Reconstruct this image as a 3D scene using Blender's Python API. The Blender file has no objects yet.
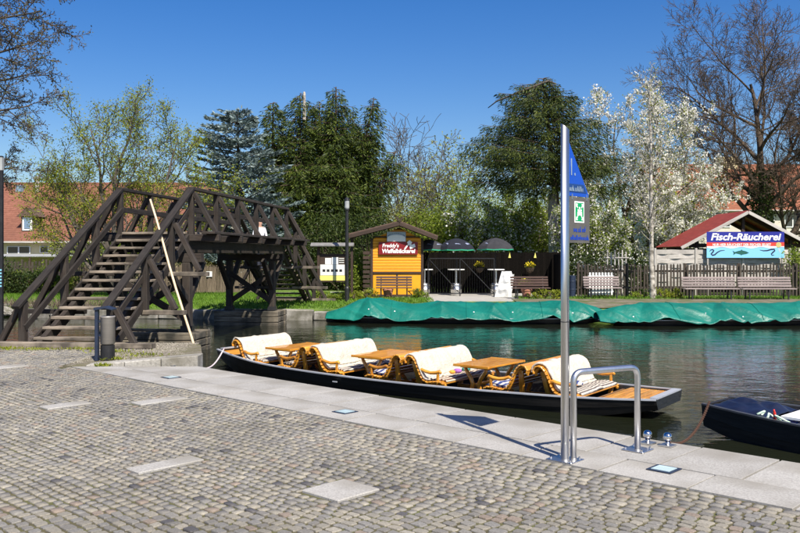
import bpy, bmesh, math, random
import numpy as np
from mathutils import Vector, Matrix
from mathutils import noise as mnoise
random.seed(11)
rng = np.random.default_rng(11)
scene = bpy.context.scene
C = scene.collection
R = math.radians

# ------------------------------------------------------------------ camera, sky, sun, exposure
EYE = 1.65; FPX = 838.0; HOR = 256.0            # eye height, focal length in photo pixels, horizon row
cam = bpy.data.cameras.new('camera')
cam.sensor_width = 36; cam.lens = 36 * FPX / 800
cam.shift_y = -(266.5 - HOR) / 800
cam.clip_start = 0.05; cam.clip_end = 3000
cam_o = bpy.data.objects.new('camera', cam); C.objects.link(cam_o)
cam_o.location = (0, 0, EYE); cam_o.rotation_euler = (R(90), 0, 0)
scene.camera = cam_o

SUN_DIR = Vector((0.42, -0.91, 0)).normalized()
SUN_EL = R(51)
world = bpy.data.worlds.new('World'); scene.world = world; world.use_nodes = True
wn = world.node_tree.nodes; wl = world.node_tree.links
sky = wn.new('ShaderNodeTexSky'); sky.sky_type = 'NISHITA'; sky.sun_disc = False
sky.sun_elevation = SUN_EL; sky.sun_rotation = math.atan2(SUN_DIR.x, SUN_DIR.y)
sky.altitude = 60; sky.air_density = 1.0; sky.dust_density = 1.1; sky.ozone_density = 3.0
sat = wn.new('ShaderNodeHueSaturation'); sat.inputs['Saturation'].default_value = 1.42; sat.inputs['Hue'].default_value = 0.513
wl.new(sky.outputs[0], sat.inputs['Color']); wl.new(sat.outputs[0], wn['Background'].inputs[0]); wn['Background'].inputs[1].default_value = 0.086
sun = bpy.data.lights.new('sun', 'SUN'); sun.energy = 5.0; sun.angle = R(0.53); sun.color = (1.0, 0.935, 0.83)
sun_o = bpy.data.objects.new('sun', sun); C.objects.link(sun_o)
tosun = Vector((SUN_DIR.x * math.cos(SUN_EL), SUN_DIR.y * math.cos(SUN_EL), math.sin(SUN_EL)))
sun_o.rotation_euler = tosun.to_track_quat('Z', 'Y').to_euler(); sun_o.location = (8, -12, 20)
scene.view_settings.view_transform = 'Standard'; scene.view_settings.look = 'None'
scene.view_settings.exposure = 0.63; scene.view_settings.gamma = 1.0
scene.render.engine = 'CYCLES'

# ------------------------------------------------------------------ coordinates
def at(px, py, Y): return Vector(((px - 400) / FPX * Y, Y, EYE - (py - HOR) / FPX * Y))
def gnd(px, py, z=0.0):
    Y = FPX * (EYE - z) / (py - HOR); return Vector(((px - 400) / FPX * Y, Y, z))
D1 = Vector((-.728, .686, 0)).normalized()      # along the quay, away from the camera
D2 = Vector((.686, .728, 0)).normalized()       # from the quay towards the water
def qy(s, c, z=0.0):
    p = D1 * s + D2 * c; return Vector((p.x, p.y, z))
QROT = Matrix.Rotation(math.atan2(D1.y, D1.x), 4, 'Z')
WATER = -0.45

# ------------------------------------------------------------------ materials
MATS = {}
def ramp_node(n, cols, poss=None):
    r = n.new('ShaderNodeValToRGB'); e = r.color_ramp.elements
    while len(e) < len(cols): e.new(0.5)
    for i, c in enumerate(cols):
        e[i].position = poss[i] if poss else i / (len(cols) - 1)
        e[i].color = (c[0], c[1], c[2], 1)
    return r
def mat(name, cols, rough=0.7, scale=(8, 8, 8), detail=6, bump=0.0, bscale=None, metal=0.0, var=0.0,
        island=False, dirt=None, dscale=1.5, trans=0.0, spec=0.5, coat=0.0, poss=None, bdist=0.02):
    m = bpy.data.materials.new(name); m.use_nodes = True
    n = m.node_tree.nodes; l = m.node_tree.links
    b = n['Principled BSDF']; b.inputs['Roughness'].default_value = rough; b.inputs['Metallic'].default_value = metal
    b.inputs['Specular IOR Level'].default_value = spec
    b.inputs['Coat Weight'].default_value = coat
    tc = n.new('ShaderNodeTexCoord'); mp = n.new('ShaderNodeMapping'); mp.inputs['Scale'].default_value = scale
    oi = n.new('ShaderNodeObjectInfo'); ge = n.new('ShaderNodeNewGeometry')
    add = n.new('ShaderNodeMath'); add.operation = 'ADD'
    l.new(oi.outputs['Random'], add.inputs[0])
    if island: l.new(ge.outputs['Random Per Island'], add.inputs[1])
    else: add.inputs[1].default_value = 0.0
    fr = n.new('ShaderNodeMath'); fr.operation = 'FRACT'; l.new(add.outputs[0], fr.inputs[0])
    off = n.new('ShaderNodeVectorMath'); off.operation = 'MULTIPLY_ADD'
    l.new(fr.outputs[0], off.inputs[0]); off.inputs[1].default_value = (17, 31, 23)
    l.new(tc.outputs['Object'], off.inputs[2])
    l.new(off.outputs[0] if var > 0 else tc.outputs['Object'], mp.inputs['Vector'])
    nz = n.new('ShaderNodeTexNoise'); nz.inputs['Scale'].default_value = 1.0; nz.inputs['Detail'].default_value = detail
    nz.inputs['Roughness'].default_value = 0.62
    l.new(mp.outputs[0], nz.inputs['Vector'])
    r = ramp_node(n, cols, poss or [0.3 + 0.4 * i / (len(cols) - 1) for i in range(len(cols))] if len(cols) > 1 else None) if len(cols) > 1 else None
    if r: l.new(nz.outputs['Fac'], r.inputs[0]); col = r.outputs[0]
    else:
        rgb = n.new('ShaderNodeRGB'); rgb.outputs[0].default_value = (*cols[0], 1); col = rgb.outputs[0]
    if dirt:
        nd = n.new('ShaderNodeTexNoise'); nd.inputs['Scale'].default_value = dscale; nd.inputs['Detail'].default_value = 5
        l.new(tc.outputs['Object'], nd.inputs['Vector'])
        rd = ramp_node(n, [(0, 0, 0), (1, 1, 1)], [0.42, 0.68]); l.new(nd.outputs['Fac'], rd.inputs[0])
        mx = n.new('ShaderNodeMix'); mx.data_type = 'RGBA'; l.new(rd.outputs[0], mx.inputs[0]); l.new(col, mx.inputs[6])
        mx.inputs[7].default_value = (*dirt, 1); col = mx.outputs[2]
    if var > 0:
        hsv = n.new('ShaderNodeHueSaturation'); mr = n.new('ShaderNodeMapRange')
        mr.inputs[3].default_value = 1 - var; mr.inputs[4].default_value = 1 + var
        l.new(fr.outputs[0], mr.inputs[0]); l.new(mr.outputs[0], hsv.inputs['Value']); l.new(col, hsv.inputs['Color']); col = hsv.outputs[0]
    l.new(col, b.inputs['Base Color'])
    if bump > 0:
        bp = n.new('ShaderNodeBump'); bp.inputs['Strength'].default_value = bump; bp.inputs['Distance'].default_value = bdist
        if bscale:
            nb = n.new('ShaderNodeTexNoise'); nb.inputs['Scale'].default_value = bscale; nb.inputs['Detail'].default_value = 4
            l.new(tc.outputs['Object'], nb.inputs['Vector']); l.new(nb.outputs['Fac'], bp.inputs['Height'])
        else: l.new(nz.outputs['Fac'], bp.inputs['Height'])
        l.new(bp.outputs[0], b.inputs['Normal'])
    if trans > 0:
        tr = n.new('ShaderNodeBsdfTranslucent'); l.new(col, tr.inputs['Color'])
        ms = n.new('ShaderNodeMixShader'); ms.inputs[0].default_value = trans
        l.new(b.outputs[0], ms.inputs[1]); l.new(tr.outputs[0], ms.inputs[2])
        l.new(ms.outputs[0], n['Material Output'].inputs['Surface'])
    MATS[name] = m
    return m
def leafmat(name, cols, trans=0.35, rough=0.55):
    """colour from a random value per leaf and a soft noise through the crown"""
    m = bpy.data.materials.new(name); m.use_nodes = True
    n = m.node_tree.nodes; l = m.node_tree.links; b = n['Principled BSDF']
    b.inputs['Roughness'].default_value = rough; b.inputs['Specular IOR Level'].default_value = 0.3
    ge = n.new('ShaderNodeNewGeometry'); tc = n.new('ShaderNodeTexCoord')
    nz = n.new('ShaderNodeTexNoise'); nz.inputs['Scale'].default_value = 0.9; nz.inputs['Detail'].default_value = 3
    l.new(tc.outputs['Object'], nz.inputs['Vector'])
    mx = n.new('ShaderNodeMix'); mx.data_type = 'FLOAT'; mx.inputs[0].default_value = 0.45
    l.new(ge.outputs['Random Per Island'], mx.inputs[2]); l.new(nz.outputs['Fac'], mx.inputs[3])
    r = ramp_node(n, cols, [0.2 + 0.6 * i / (len(cols) - 1) for i in range(len(cols))])
    l.new(mx.outputs[0], r.inputs[0]); l.new(r.outputs[0], b.inputs['Base Color'])
    tr = n.new('ShaderNodeBsdfTranslucent'); l.new(r.outputs[0], tr.inputs['Color'])
    ms = n.new('ShaderNodeMixShader'); ms.inputs[0].default_value = trans
    l.new(b.outputs[0], ms.inputs[1]); l.new(tr.outputs[0], ms.inputs[2])
    l.new(ms.outputs[0], n['Material Output'].inputs['Surface'])
    return m

DW = mat('dark_timber', [(.008, .0054, .0038), (.022, .0152, .011), (.050, .037, .028)], .78, (2.2, 34, 34), 7, .5, var=.4, bdist=.006, dirt=(.034, .027, .021), dscale=4.5)
TREAD = mat('weathered_timber', [(.10, .08, .06), (.23, .19, .145), (.33, .275, .215)], .85, (2.0, 30, 30), 7, .5, var=.22, bdist=.006, dirt=(.07, .058, .045), dscale=3)
CRIB = mat('crib_timber', [(.06, .05, .037), (.15, .125, .09), (.23, .20, .15)], .85, (2, 22, 22), 7, .6, var=.25, dirt=(.03, .028, .02), dscale=2.5)
GRAN = mat('granite_slab', [(.228, .217, .198), (.335, .320, .295), (.44, .423, .39)], .85, (70, 70, 70), 8, .25, var=.07, dirt=(.24, .222, .19), dscale=1.4, bdist=.004)
GRANK = mat('granite_kerb', [(.20, .19, .17), (.36, .34, .30), (.46, .44, .40)], .85, (30, 30, 30), 8, .4, var=.10, dirt=(.17, .155, .12), dscale=2.2)
STONE = mat('bank_stone', [(.13, .12, .10), (.25, .235, .205), (.36, .34, .31)], .88, (7, 7, 7), 8, .6, var=.22, dirt=(.09, .085, .06), dscale=2)
SOIL = mat('joint_soil', [(.05, .042, .022), (.085, .075, .034), (.09, .10, .026)], .95, (4, 4, 4), 7, .5)
GRAVEL = mat('gravel_ground', [(.07, .058, .04), (.17, .145, .105), (.30, .27, .21)], .95, (34, 34, 34), 9, 1.0, dirt=(.10, .095, .03), dscale=2.6)
EARTH = mat('bank_earth', [(.06, .05, .03), (.13, .11, .07), (.2, .17, .12)], .95, (5, 5, 5), 7, .6)
GRASSG = mat('grass_ground', [(.05, .09, .014), (.10, .17, .02), (.15, .22, .035)], .9, (2.2, 2.2, 2.2), 9, .6)
BLADE = leafmat('grass_blade', [(.06, .13, .012), (.13, .25, .02), (.20, .32, .04)], .35)
CONC = mat('terrace_paving', [(.30, .285, .25), (.42, .40, .36)], .85, (4, 4, 4), 7, .2)
STEEL = mat('brushed_steel', [(.62, .62, .62), (.74, .74, .74)], .34, (30, 30, 2), 4, metal=1.0)
CHROME = mat('polished_steel', [(.6, .6, .61)], .1, metal=1.0)
BOATBLK = mat('tarred_hull', [(.006, .006, .007), (.016, .015, .014), (.026, .024, .022)], .42, (1.2, 14, 30), 6, .3, bdist=.006)
GUNW = mat('gunwale_metal', [(.40, .42, .46), (.52, .54, .57)], .4, (4, 20, 20), 5, metal=.3)
HONEY = mat('honey_wood', [(.34, .12, .010), (.56, .235, .022), (.70, .35, .05)], .33, (3, 26, 26), 6, .15, var=.18, coat=.45, bdist=.004)
FLOORW = mat('floor_wood', [(.16, .075, .02), (.27, .14, .05)], .6, (3, 20, 20), 6, .2, var=.2)
FLEECE = mat('cream_fleece', [(.47, .425, .345), (.54, .495, .415), (.60, .555, .48)], .95, (11, 11, 11), 7, .9, bscale=38, bdist=.02, spec=.1)
TARP = mat('green_tarpaulin', [(.002, .10, .075), (.003, .135, .10), (.008, .175, .13)], .46, (1.4, 1.4, 1.4), 7, .55, bscale=5.5, bdist=.05)
NAVY = mat('navy_tarpaulin', [(.006, .008, .020), (.012, .016, .04)], .38, (3, 3, 3), 6, .4, bscale=8)
def striped(name, c1, c2, freq, axis='X'):
    m = mat(name, [c1], .9); n = m.node_tree.nodes; l = m.node_tree.links
    tc = n.new('ShaderNodeTexCoord'); w = n.new('ShaderNodeTexWave'); w.bands_direction = axis
    w.inputs['Scale'].default_value = freq; w.inputs['Distortion'].default_value = .6
    l.new(tc.outputs['Object'], w.inputs['Vector']); r = ramp_node(n, [c1, c1, c2, c2], [0, .45, .55, 1])
    l.new(w.outputs['Fac'], r.inputs[0]); l.new(r.outputs[0], n['Principled BSDF'].inputs['Base Color']); return m
BLANKET = striped('striped_blanket', (.55, .49, .40), (.11, .09, .085), 6.0)
BLANKETB = striped('blue_blanket', (.52, .49, .45), (.025, .045, .18), 3.6)
BLANKETR = striped('brown_blanket', (.55, .47, .36), (.14, .065, .045), 5.2)
YELLOWP = mat('yellow_paint', [(.72, .28, .006), (.80, .34, .012)], .5, (5, 5, 20), 5, .15, var=.06)
YELLOWD = mat('yellow_panel', [(.70, .30, .006), (.78, .35, .01)], .5, (5, 5, 5), 5)
BROWNT = mat('brown_trim', [(.028, .015, .009), (.055, .03, .018)], .7, (3, 20, 20), 6, .3, var=.2)
SHING = mat('brown_shingle', [(.05, .03, .02), (.10, .062, .045), (.14, .09, .065)], .9, (5, 14, 14), 6, .5)
BLACKW = mat('black_board', [(.003, .0026, .002), (.008, .0062, .005)], .9, (20, 20, 2), 5, .3, var=.3, spec=.08)
PICK = mat('picket_wood', [(.020, .015, .010), (.045, .035, .026), (.08, .064, .048)], .9, (20, 20, 2.5), 6, .3, var=.3)
LAMEL = mat('silver_board', [(.30, .275, .245), (.44, .41, .37), (.56, .525, .48)], .9, (2.5, 30, 30), 6, .4, var=.15)
BENCHD = mat('brown_slat', [(.06, .032, .024), (.11, .062, .048)], .7, (3, 30, 30), 5, .2, var=.2)
BENCHP = mat('grey_slat', [(.22, .175, .165), (.34, .28, .265)], .8, (3, 30, 30), 5, .2, var=.2)
IRON = mat('dark_iron', [(.008, .008, .009), (.02, .02, .022)], .5, (9, 9, 9), 4)
BINBLUE = mat('dark_blue_steel', [(.014, .022, .045), (.022, .032, .06)], .4, (9, 9, 9), 4)
ROOFRED = mat('red_sheet_roof', [(.17, .018, .016), (.25, .03, .024), (.31, .05, .04)], .55, (6, 2, 6), 6, .2)
ROOFTIL = mat('clay_tiles', [(.15, .056, .034), (.23, .092, .058), (.30, .13, .085)], .85, (5, 5, 9), 7, .5, dirt=(.17, .07, .045), dscale=.6)
ROOFORA = mat('orange_tiles', [(.19, .066, .034), (.29, .105, .055), (.37, .15, .085)], .85, (5, 5, 9), 7, .5, dirt=(.22, .09, .045), dscale=.6)
CREAM = mat('cream_plaster', [(.60, .50, .27), (.70, .60, .36)], .9, (2, 2, 2), 6, .15)
PLAST = mat('pale_plaster', [(.54, .48, .40), (.66, .60, .51)], .9, (2, 2, 2), 6, .15)
WHITEP = mat('white_paint', [(.74, .74, .72), (.82, .82, .80)], .5, (6, 6, 6), 4)
GLASS = mat('window_glass', [(.02, .025, .03)], .05, spec=.8)
BARK = mat('grey_bark', [(.035, .028, .022), (.08, .066, .052), (.13, .11, .09)], .9, (9, 9, 2.5), 7, .7)
BARKR = mat('twig_bark', [(.065, .038, .030), (.12, .075, .06)], .9, (6, 6, 6), 5)
BARKD = mat('brown_bark', [(.05, .034, .022), (.11, .078, .05)], .9, (9, 9, 2.5), 6, .6)
BARKW = mat('pale_bark', [(.22, .19, .155), (.46, .42, .36), (.60, .56, .49)], .85, (4, 4, 14), 6, .5, dirt=(.10, .085, .065), dscale=6)
BARKG = mat('silver_bark', [(.16, .145, .13), (.30, .275, .245), (.38, .35, .32)], .9, (10, 10, 4), 6, .7)
L_SPRING = leafmat('leaf_spring_green', [(.15, .18, .014), (.28, .32, .026), (.38, .42, .055)], .5)
L_BUD = leafmat('leaf_bud', [(.055, .035, .018), (.085, .075, .018), (.12, .13, .03)], .3)
L_BLUE = leafmat('needle_blue', [(.040, .072, .072), (.15, .205, .20), (.36, .44, .43)], .2)
L_YEW = leafmat('needle_green', [(.011, .025, .004), (.042, .068, .009), (.135, .17, .024)], .22)
L_DARK = leafmat('needle_dark', [(.010, .021, .005), (.036, .056, .010), (.12, .145, .024)], .2)
L_WHITE = leafmat('blossom_white', [(.66, .64, .55), (.80, .78, .70), (.88, .87, .82)], .4)
L_SHRUB = leafmat('leaf_shrub', [(.075, .115, .012), (.20, .27, .026), (.34, .41, .06)], .5)
L_OLIVE = leafmat('leaf_olive', [(.09, .092, .022), (.17, .168, .042), (.26, .25, .075)], .4)
L_HEDGE = leafmat('leaf_hedge', [(.012, .026, .005), (.035, .058, .010), (.075, .10, .02)], .25)
L_PALE = leafmat('leaf_pale', [(.22, .24, .04), (.34, .36, .08), (.42, .44, .13)], .45)
L_YEL = leafmat('petal_yellow', [(.55, .42, .01), (.72, .58, .02), (.8, .68, .05)], .2)
SIGNBLUE = mat('sign_blue', [(.004, .055, .38), (.006, .07, .44)], .35, (3, 3, 3), 3)
SIGNGREY = mat('sign_grey', [(.085, .08, .072), (.115, .11, .10)], .5, (6, 6, 6), 4)
SIGNGRN = mat('sign_green', [(.0, .32, .10)], .4)
SIGNRED = mat('sign_dark_red', [(.20, .006, .010)], .45)
BANBLUE = mat('banner_navy', [(.012, .018, .24)], .5)
BANRED = mat('banner_red', [(.62, .05, .03)], .5)
BANSKY = mat('banner_sky_blue', [(.22, .55, .82)], .5)
TXTW = mat('lettering_white', [(.82, .82, .80)], .5)
TXTB = mat('lettering_blue', [(.004, .05, .40)], .5)
TXTG = mat('lettering_grey', [(.22, .30, .38)], .5)
FISHG = mat('fish_green', [(.01, .10, .075)], .5)
EELB = mat('eel_blue', [(.012, .02, .055)], .5)
ROPE = mat('rope_fibre', [(.55, .42, .46), (.72, .66, .66)], .9, (60, 60, 60), 3)
ROPEG = mat('rope_green_white', [(.25, .5, .35), (.7, .72, .62)], .9, (40, 40, 40), 3)
RUST = mat('rusty_iron', [(.045, .02, .011), (.10, .045, .024)], .85, (40, 40, 40), 5)
POLEW = mat('peeled_pole', [(.66, .49, .29), (.78, .62, .42)], .6, (20, 20, 3), 5)
TERRA = mat('terracotta', [(.42, .17, .11), (.52, .24, .17)], .8, (9, 9, 9), 4)
UMBN = mat('umbrella_navy', [(.003, .004, .010), (.008, .010, .02)], .9, (6, 6, 6), 4)
UMBG = mat('umbrella_charcoal', [(.018, .018, .022), (.034, .033, .038)], .9, (6, 6, 6), 4)
UMBT = mat('umbrella_green_trim', [(.02, .30, .16)], .7)
UMBE = mat('umbrella_emblem', [(.22, .25, .36)], .8)
SKIN = mat('skin', [(.55, .31, .21), (.60, .35, .25)], .6, (9, 9, 9), 3)
SHIRT = mat('white_cotton', [(.78, .79, .82)], .9)
TROUS = mat('dark_denim', [(.02, .025, .045), (.035, .04, .06)], .9, (30, 30, 30), 3)
HAIR = mat('brown_hair', [(.04, .025, .015)], .7)
LIGHTG = mat('frosted_glass', [(.42, .55, .58), (.5, .62, .65)], .2, (5, 5, 5), 3)
LAMPG = mat('lantern_glass', [(.30, .31, .31), (.42, .43, .43)], .3, (5, 5, 5), 3)
POSTER = mat('poster_paper', [(.62, .62, .58), (.72, .72, .68)], .6, (5, 5, 5), 4)
POSTY = mat('poster_yellow', [(.72, .66, .16)], .6)
REED = mat('brushwood', [(.07, .052, .035), (.15, .115, .08), (.24, .19, .135)], .95, (30, 30, 2), 5, .3, var=.3, island=True)
BLUEBOX = mat('blue_plastic', [(.01, .10, .48)], .4)
REDPL = mat('red_plastic', [(.6, .03, .02)], .4)
# cobbles: grey granite setts with warm, violet and dark ones among them
COB = bpy.data.materials.new('cobble_granite'); COB.use_nodes = True
def _cob():
    n = COB.node_tree.nodes; l = COB.node_tree.links; b = n['Principled BSDF']; b.inputs['Roughness'].default_value = .72
    ge = n.new('ShaderNodeNewGeometry'); oi = n.new('ShaderNodeObjectInfo'); tc = n.new('ShaderNodeTexCoord')
    a = n.new('ShaderNodeMath'); a.operation = 'ADD'; f = n.new('ShaderNodeMath'); f.operation = 'FRACT'
    l.new(ge.outputs['Random Per Island'], a.inputs[0]); l.new(oi.outputs['Random'], a.inputs[1]); l.new(a.outputs[0], f.inputs[0])
    r = ramp_node(n, [(.085, .080, .080), (.18, .167, .146), (.228, .208, .168), (.198, .187, .168), (.252, .228, .182), (.228, .182, .142), (.212, .198, .172), (.295, .268, .216)],
                  [0, .016, .2, .4, .58, .77, .82, .955])
    r.color_ramp.interpolation = 'CONSTANT'
    l.new(f.outputs[0], r.inputs[0])
    nz = n.new('ShaderNodeTexNoise'); nz.inputs['Scale'].default_value = 70; nz.inputs['Detail'].default_value = 8; nz.inputs['Roughness'].default_value = .7
    l.new(ge.outputs['Position'], nz.inputs['Vector'])
    nw = n.new('ShaderNodeTexNoise'); nw.inputs['Scale'].default_value = .9; nw.inputs['Detail'].default_value = 5; l.new(ge.outputs['Position'], nw.inputs['Vector'])
    mr = n.new('ShaderNodeMapRange'); mr.inputs[1].default_value = .3; mr.inputs[2].default_value = .7; mr.inputs[3].default_value = .70; mr.inputs[4].default_value = 1.25
    l.new(nz.outputs['Fac'], mr.inputs[0])
    mw = n.new('ShaderNodeMapRange'); mw.inputs[1].default_value = .35; mw.inputs[2].default_value = .65; mw.inputs[3].default_value = .84; mw.inputs[4].default_value = 1.12; l.new(nw.outputs['Fac'], mw.inputs[0])
    ml = n.new('ShaderNodeMath'); ml.operation = 'MULTIPLY'; l.new(mr.outputs[0], ml.inputs[0]); l.new(mw.outputs[0], ml.inputs[1])
    hs = n.new('ShaderNodeHueSaturation'); l.new(ml.outputs[0], hs.inputs['Value']); l.new(r.outputs[0], hs.inputs['Color'])
    l.new(hs.outputs[0], b.inputs['Base Color'])
    bp = n.new('ShaderNodeBump'); bp.inputs['Strength'].default_value = .35; bp.inputs['Distance'].default_value = .006
    l.new(nz.outputs['Fac'], bp.inputs['Height']); l.new(bp.outputs[0], b.inputs['Normal'])
_cob()
# water: dark river, glossy, two sizes of ripple
WAT = bpy.data.materials.new('river_water'); WAT.use_nodes = True
def _wat():
    n = WAT.node_tree.nodes; l = WAT.node_tree.links; b = n['Principled BSDF']
    b.inputs['Base Color'].default_value = (.011, .013, .007, 1); b.inputs['Roughness'].default_value = .035; b.inputs['IOR'].default_value = 1.333
    tc = n.new('ShaderNodeTexCoord')
    def layer(sx, sy, det, dist):
        mp = n.new('ShaderNodeMapping'); mp.inputs['Scale'].default_value = (sx, sy, 1); mp.inputs['Rotation'].default_value = (0, 0, R(12))
        l.new(tc.outputs['Object'], mp.inputs['Vector'])
        z = n.new('ShaderNodeTexNoise'); z.inputs['Scale'].default_value = 1; z.inputs['Detail'].default_value = det; z.inputs['Distortion'].default_value = .4
        l.new(mp.outputs[0], z.inputs['Vector'])
        bp = n.new('ShaderNodeBump'); bp.inputs['Strength'].default_value = 1.0; bp.inputs['Distance'].default_value = dist
        l.new(z.outputs['Fac'], bp.inputs['Height']); return bp
    b1 = layer(.9, 1.6, 2, .016); b2 = layer(4.6, 8.0, 3, .0058)
    l.new(b1.outputs[0], b2.inputs['Normal']); l.new(b2.outputs[0], b.inputs['Normal'])
_wat()

# ------------------------------------------------------------------ object helpers
WM = {}
def link(o, parent=None, M=None):
    C.objects.link(o); M = M or Matrix()
    if parent is not None:
        o.parent = parent; o.matrix_parent_inverse = WM[parent.name].inverted()
    o.matrix_basis = M; WM[o.name] = M
    return o
def tag(o, label=None, cat=None, group=None, kind=None):
    if label: o['label'] = label
    if cat: o['category'] = cat
    if group: o['group'] = group
    if kind: o['kind'] = kind
    return o
def thing(name, loc, label, cat, group=None):
    o = bpy.data.objects.new(name, None); o.empty_display_size = .2
    link(o, None, Matrix.Translation(Vector(loc))); return tag(o, label, cat, group)
def mobj(name, me, m=None, parent=None, M=None):
    if m is not None and not me.materials: me.materials.append(m)
    return link(bpy.data.objects.new(name, me), parent, M)
def copy_tree(o, parent=None):
    c = o.copy(); C.objects.link(c); c.parent = parent; WM[c.name] = WM[o.name].copy()
    for ch in list(o.children):
        copy_tree(ch, c)
    return c

class MB:
    def __init__(self): self.v = []; self.f = []
    def add(self, vs, fs):
        k = len(self.v); self.v += [tuple(p) for p in vs]; self.f += [tuple(i + k for i in f) for f in fs]; return self
    def box(self, c, s, M=None):
        x, y, z = s[0] / 2, s[1] / 2, s[2] / 2
        vs = [Vector((sx * x, sy * y, sz * z)) for sz in (-1, 1) for sy in (-1, 1) for sx in (-1, 1)]
        c = Vector(c)
        vs = [(M @ p if M else p) + c for p in vs]
        return self.add(vs, [(0, 2, 3, 1), (4, 5, 7, 6), (0, 1, 5, 4), (2, 6, 7, 3), (0, 4, 6, 2), (1, 3, 7, 5)])
    def tube(self, pts, rad, n=8, caps=True, close=False):
        pts = [Vector(p) for p in pts]; m = len(pts)
        rad = rad if isinstance(rad, (list, tuple)) else [rad] * m
        ref = None; rings = []
        for i, p in enumerate(pts):
            d = (pts[min(i + 1, m - 1)] - pts[max(i - 1, 0)])
            if d.length < 1e-9: d = Vector((0, 0, 1))
            d.normalize()
            if ref is None:
                ref = Vector((0, 0, 1)) if abs(d.z) < .9 else Vector((1, 0, 0))
            a = (ref - d * ref.dot(d))
            if a.length < 1e-6: a = d.orthogonal()
            a.normalize(); ref = a; b = d.cross(a)
            rings.append([p + (a * math.cos(t) + b * math.sin(t)) * rad[i] for t in [2 * math.pi * k / n for k in range(n)]])
        vs = [q for r in rings for q in r]; fs = []
        for i in range(m - 1):
            for k in range(n):
                a, b = i * n + k, i * n + (k + 1) % n
                fs.append((a, b, b + n, a + n))
        if caps:
            fs.append(tuple(reversed(range(n)))); fs.append(tuple((m - 1) * n + k for k in range(n)))
        return self.add(vs, fs)
    def lathe(self, prof, n=20, c=(0, 0, 0), caps=True):
        c = Vector(c); vs = []; fs = []
        for r, z in prof:
            vs += [c + Vector((r * math.cos(2 * math.pi * k / n), r * math.sin(2 * math.pi * k / n), z)) for k in range(n)]
        for i in range(len(prof) - 1):
            for k in range(n):
                a, b = i * n + k, i * n + (k + 1) % n
                fs.append((a, b, b + n, a + n))
        if caps:
            fs.append(tuple(reversed(range(n)))); fs.append(tuple((len(prof) - 1) * n + k for k in range(n)))
        return self.add(vs, fs)
    def prism(self, poly, d0, d1, M=None):
        """poly: list of (a,b) in the plane; extruded along the third axis (local z) from d0 to d1, then M"""
        n = len(poly); vs = [Vector((a, b, d0)) for a, b in poly] + [Vector((a, b, d1)) for a, b in poly]
        if M: vs = [M @ p for p in vs]
        return self.add(vs, [tuple(reversed(range(n))), tuple(range(n, 2 * n))] + [(i, (i + 1) % n, n + (i + 1) % n, n + i) for i in range(n)])
    def grid(self, P, nu, nv):
        k = len(self.v); self.v += [tuple(P(u, v)) for u in range(nu) for v in range(nv)]
        self.f += [(k + u * nv + v, k + (u + 1) * nv + v, k + (u + 1) * nv + v + 1, k + u * nv + v + 1) for u in range(nu - 1) for v in range(nv - 1)]
        return self
    def mesh(self, name, smooth=False):
        me = bpy.data.meshes.new(name); me.from_pydata(self.v, [], self.f)
        if smooth: me.polygons.foreach_set('use_smooth', [True] * len(me.polygons))
        me.update(); return me
    def build(self, name, m, parent=None, smooth=False, M=None, bevel=0):
        me = self.mesh(name, smooth)
        if bevel: bevel_mesh(me, bevel)
        return mobj(name, me, m, parent, M)
def bevel_mesh(me, w, seg=1):
    bm = bmesh.new(); bm.from_mesh(me)
    bmesh.ops.recalc_face_normals(bm, faces=bm.faces)
    bmesh.ops.bevel(bm, geom=bm.edges[:], offset=w, segments=seg, affect='EDGES', profile=.7)
    bm.to_mesh(me); bm.free()
_bc = {}
def beam_mesh(L, w, h, m, bev):
    key = (round(L, 3), round(w, 3), round(h, 3), m.name, bev)
    if key not in _bc:
        b = MB().box((0, 0, 0), (L, w, h)).mesh('beam'); b.materials.append(m)
        if bev: bevel_mesh(b, bev)
        _bc[key] = b
    return _bc[key]
def frame(p0, p1, up=(0, 0, 1)):
    x = (Vector(p1) - Vector(p0)).normalized(); up = Vector(up)
    if abs(x.dot(up)) > .985: up = Vector((0, 1, 0)) if abs(x.y) < .9 else Vector((1, 0, 0))
    y = up.cross(x).normalized(); z = x.cross(y); c = (Vector(p0) + Vector(p1)) / 2
    return Matrix(((x.x, y.x, z.x, c.x), (x.y, y.y, z.y, c.y), (x.z, y.z, z.z, c.z), (0, 0, 0, 1)))
def beam(name, p0, p1, w, h, m, parent=None, up=(0, 0, 1), bev=.008, M=None):
    L = (Vector(p1) - Vector(p0)).length
    F_ = frame(p0, p1, up)
    return link(bpy.data.objects.new(name, beam_mesh(L, w, h, m, bev)), parent, M @ F_ if M else F_)
def text_mesh(body, size, shear=0.0, offset=0.0, extrude=0.004, align='CENTER', sx=1.0):
    cu = bpy.data.curves.new('t', 'FONT'); cu.body = body; cu.size = size; cu.shear = shear; cu.offset = offset
    cu.extrude = extrude; cu.align_x = align; cu.align_y = 'CENTER'; cu.resolution_u = 3
    o = bpy.data.objects.new('t', cu); C.objects.link(o)
    me = bpy.data.meshes.new_from_object(o); bpy.data.objects.remove(o); bpy.data.curves.remove(cu)
    if sx != 1:
        for v in me.vertices: v.co.x *= sx
    return me
def text(name, body, size, m, parent, M, **k):
    me = text_mesh(body, size, **k); me.materials.clear(); me.materials.append(m)
    return mobj(name, me, m, parent, M)
FACE = Matrix(((1, 0, 0, 0), (0, 0, -1, 0), (0, 1, 0, 0), (0, 0, 0, 1)))   # local x,y,z -> world x, z, -y (faces the camera side)
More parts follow.
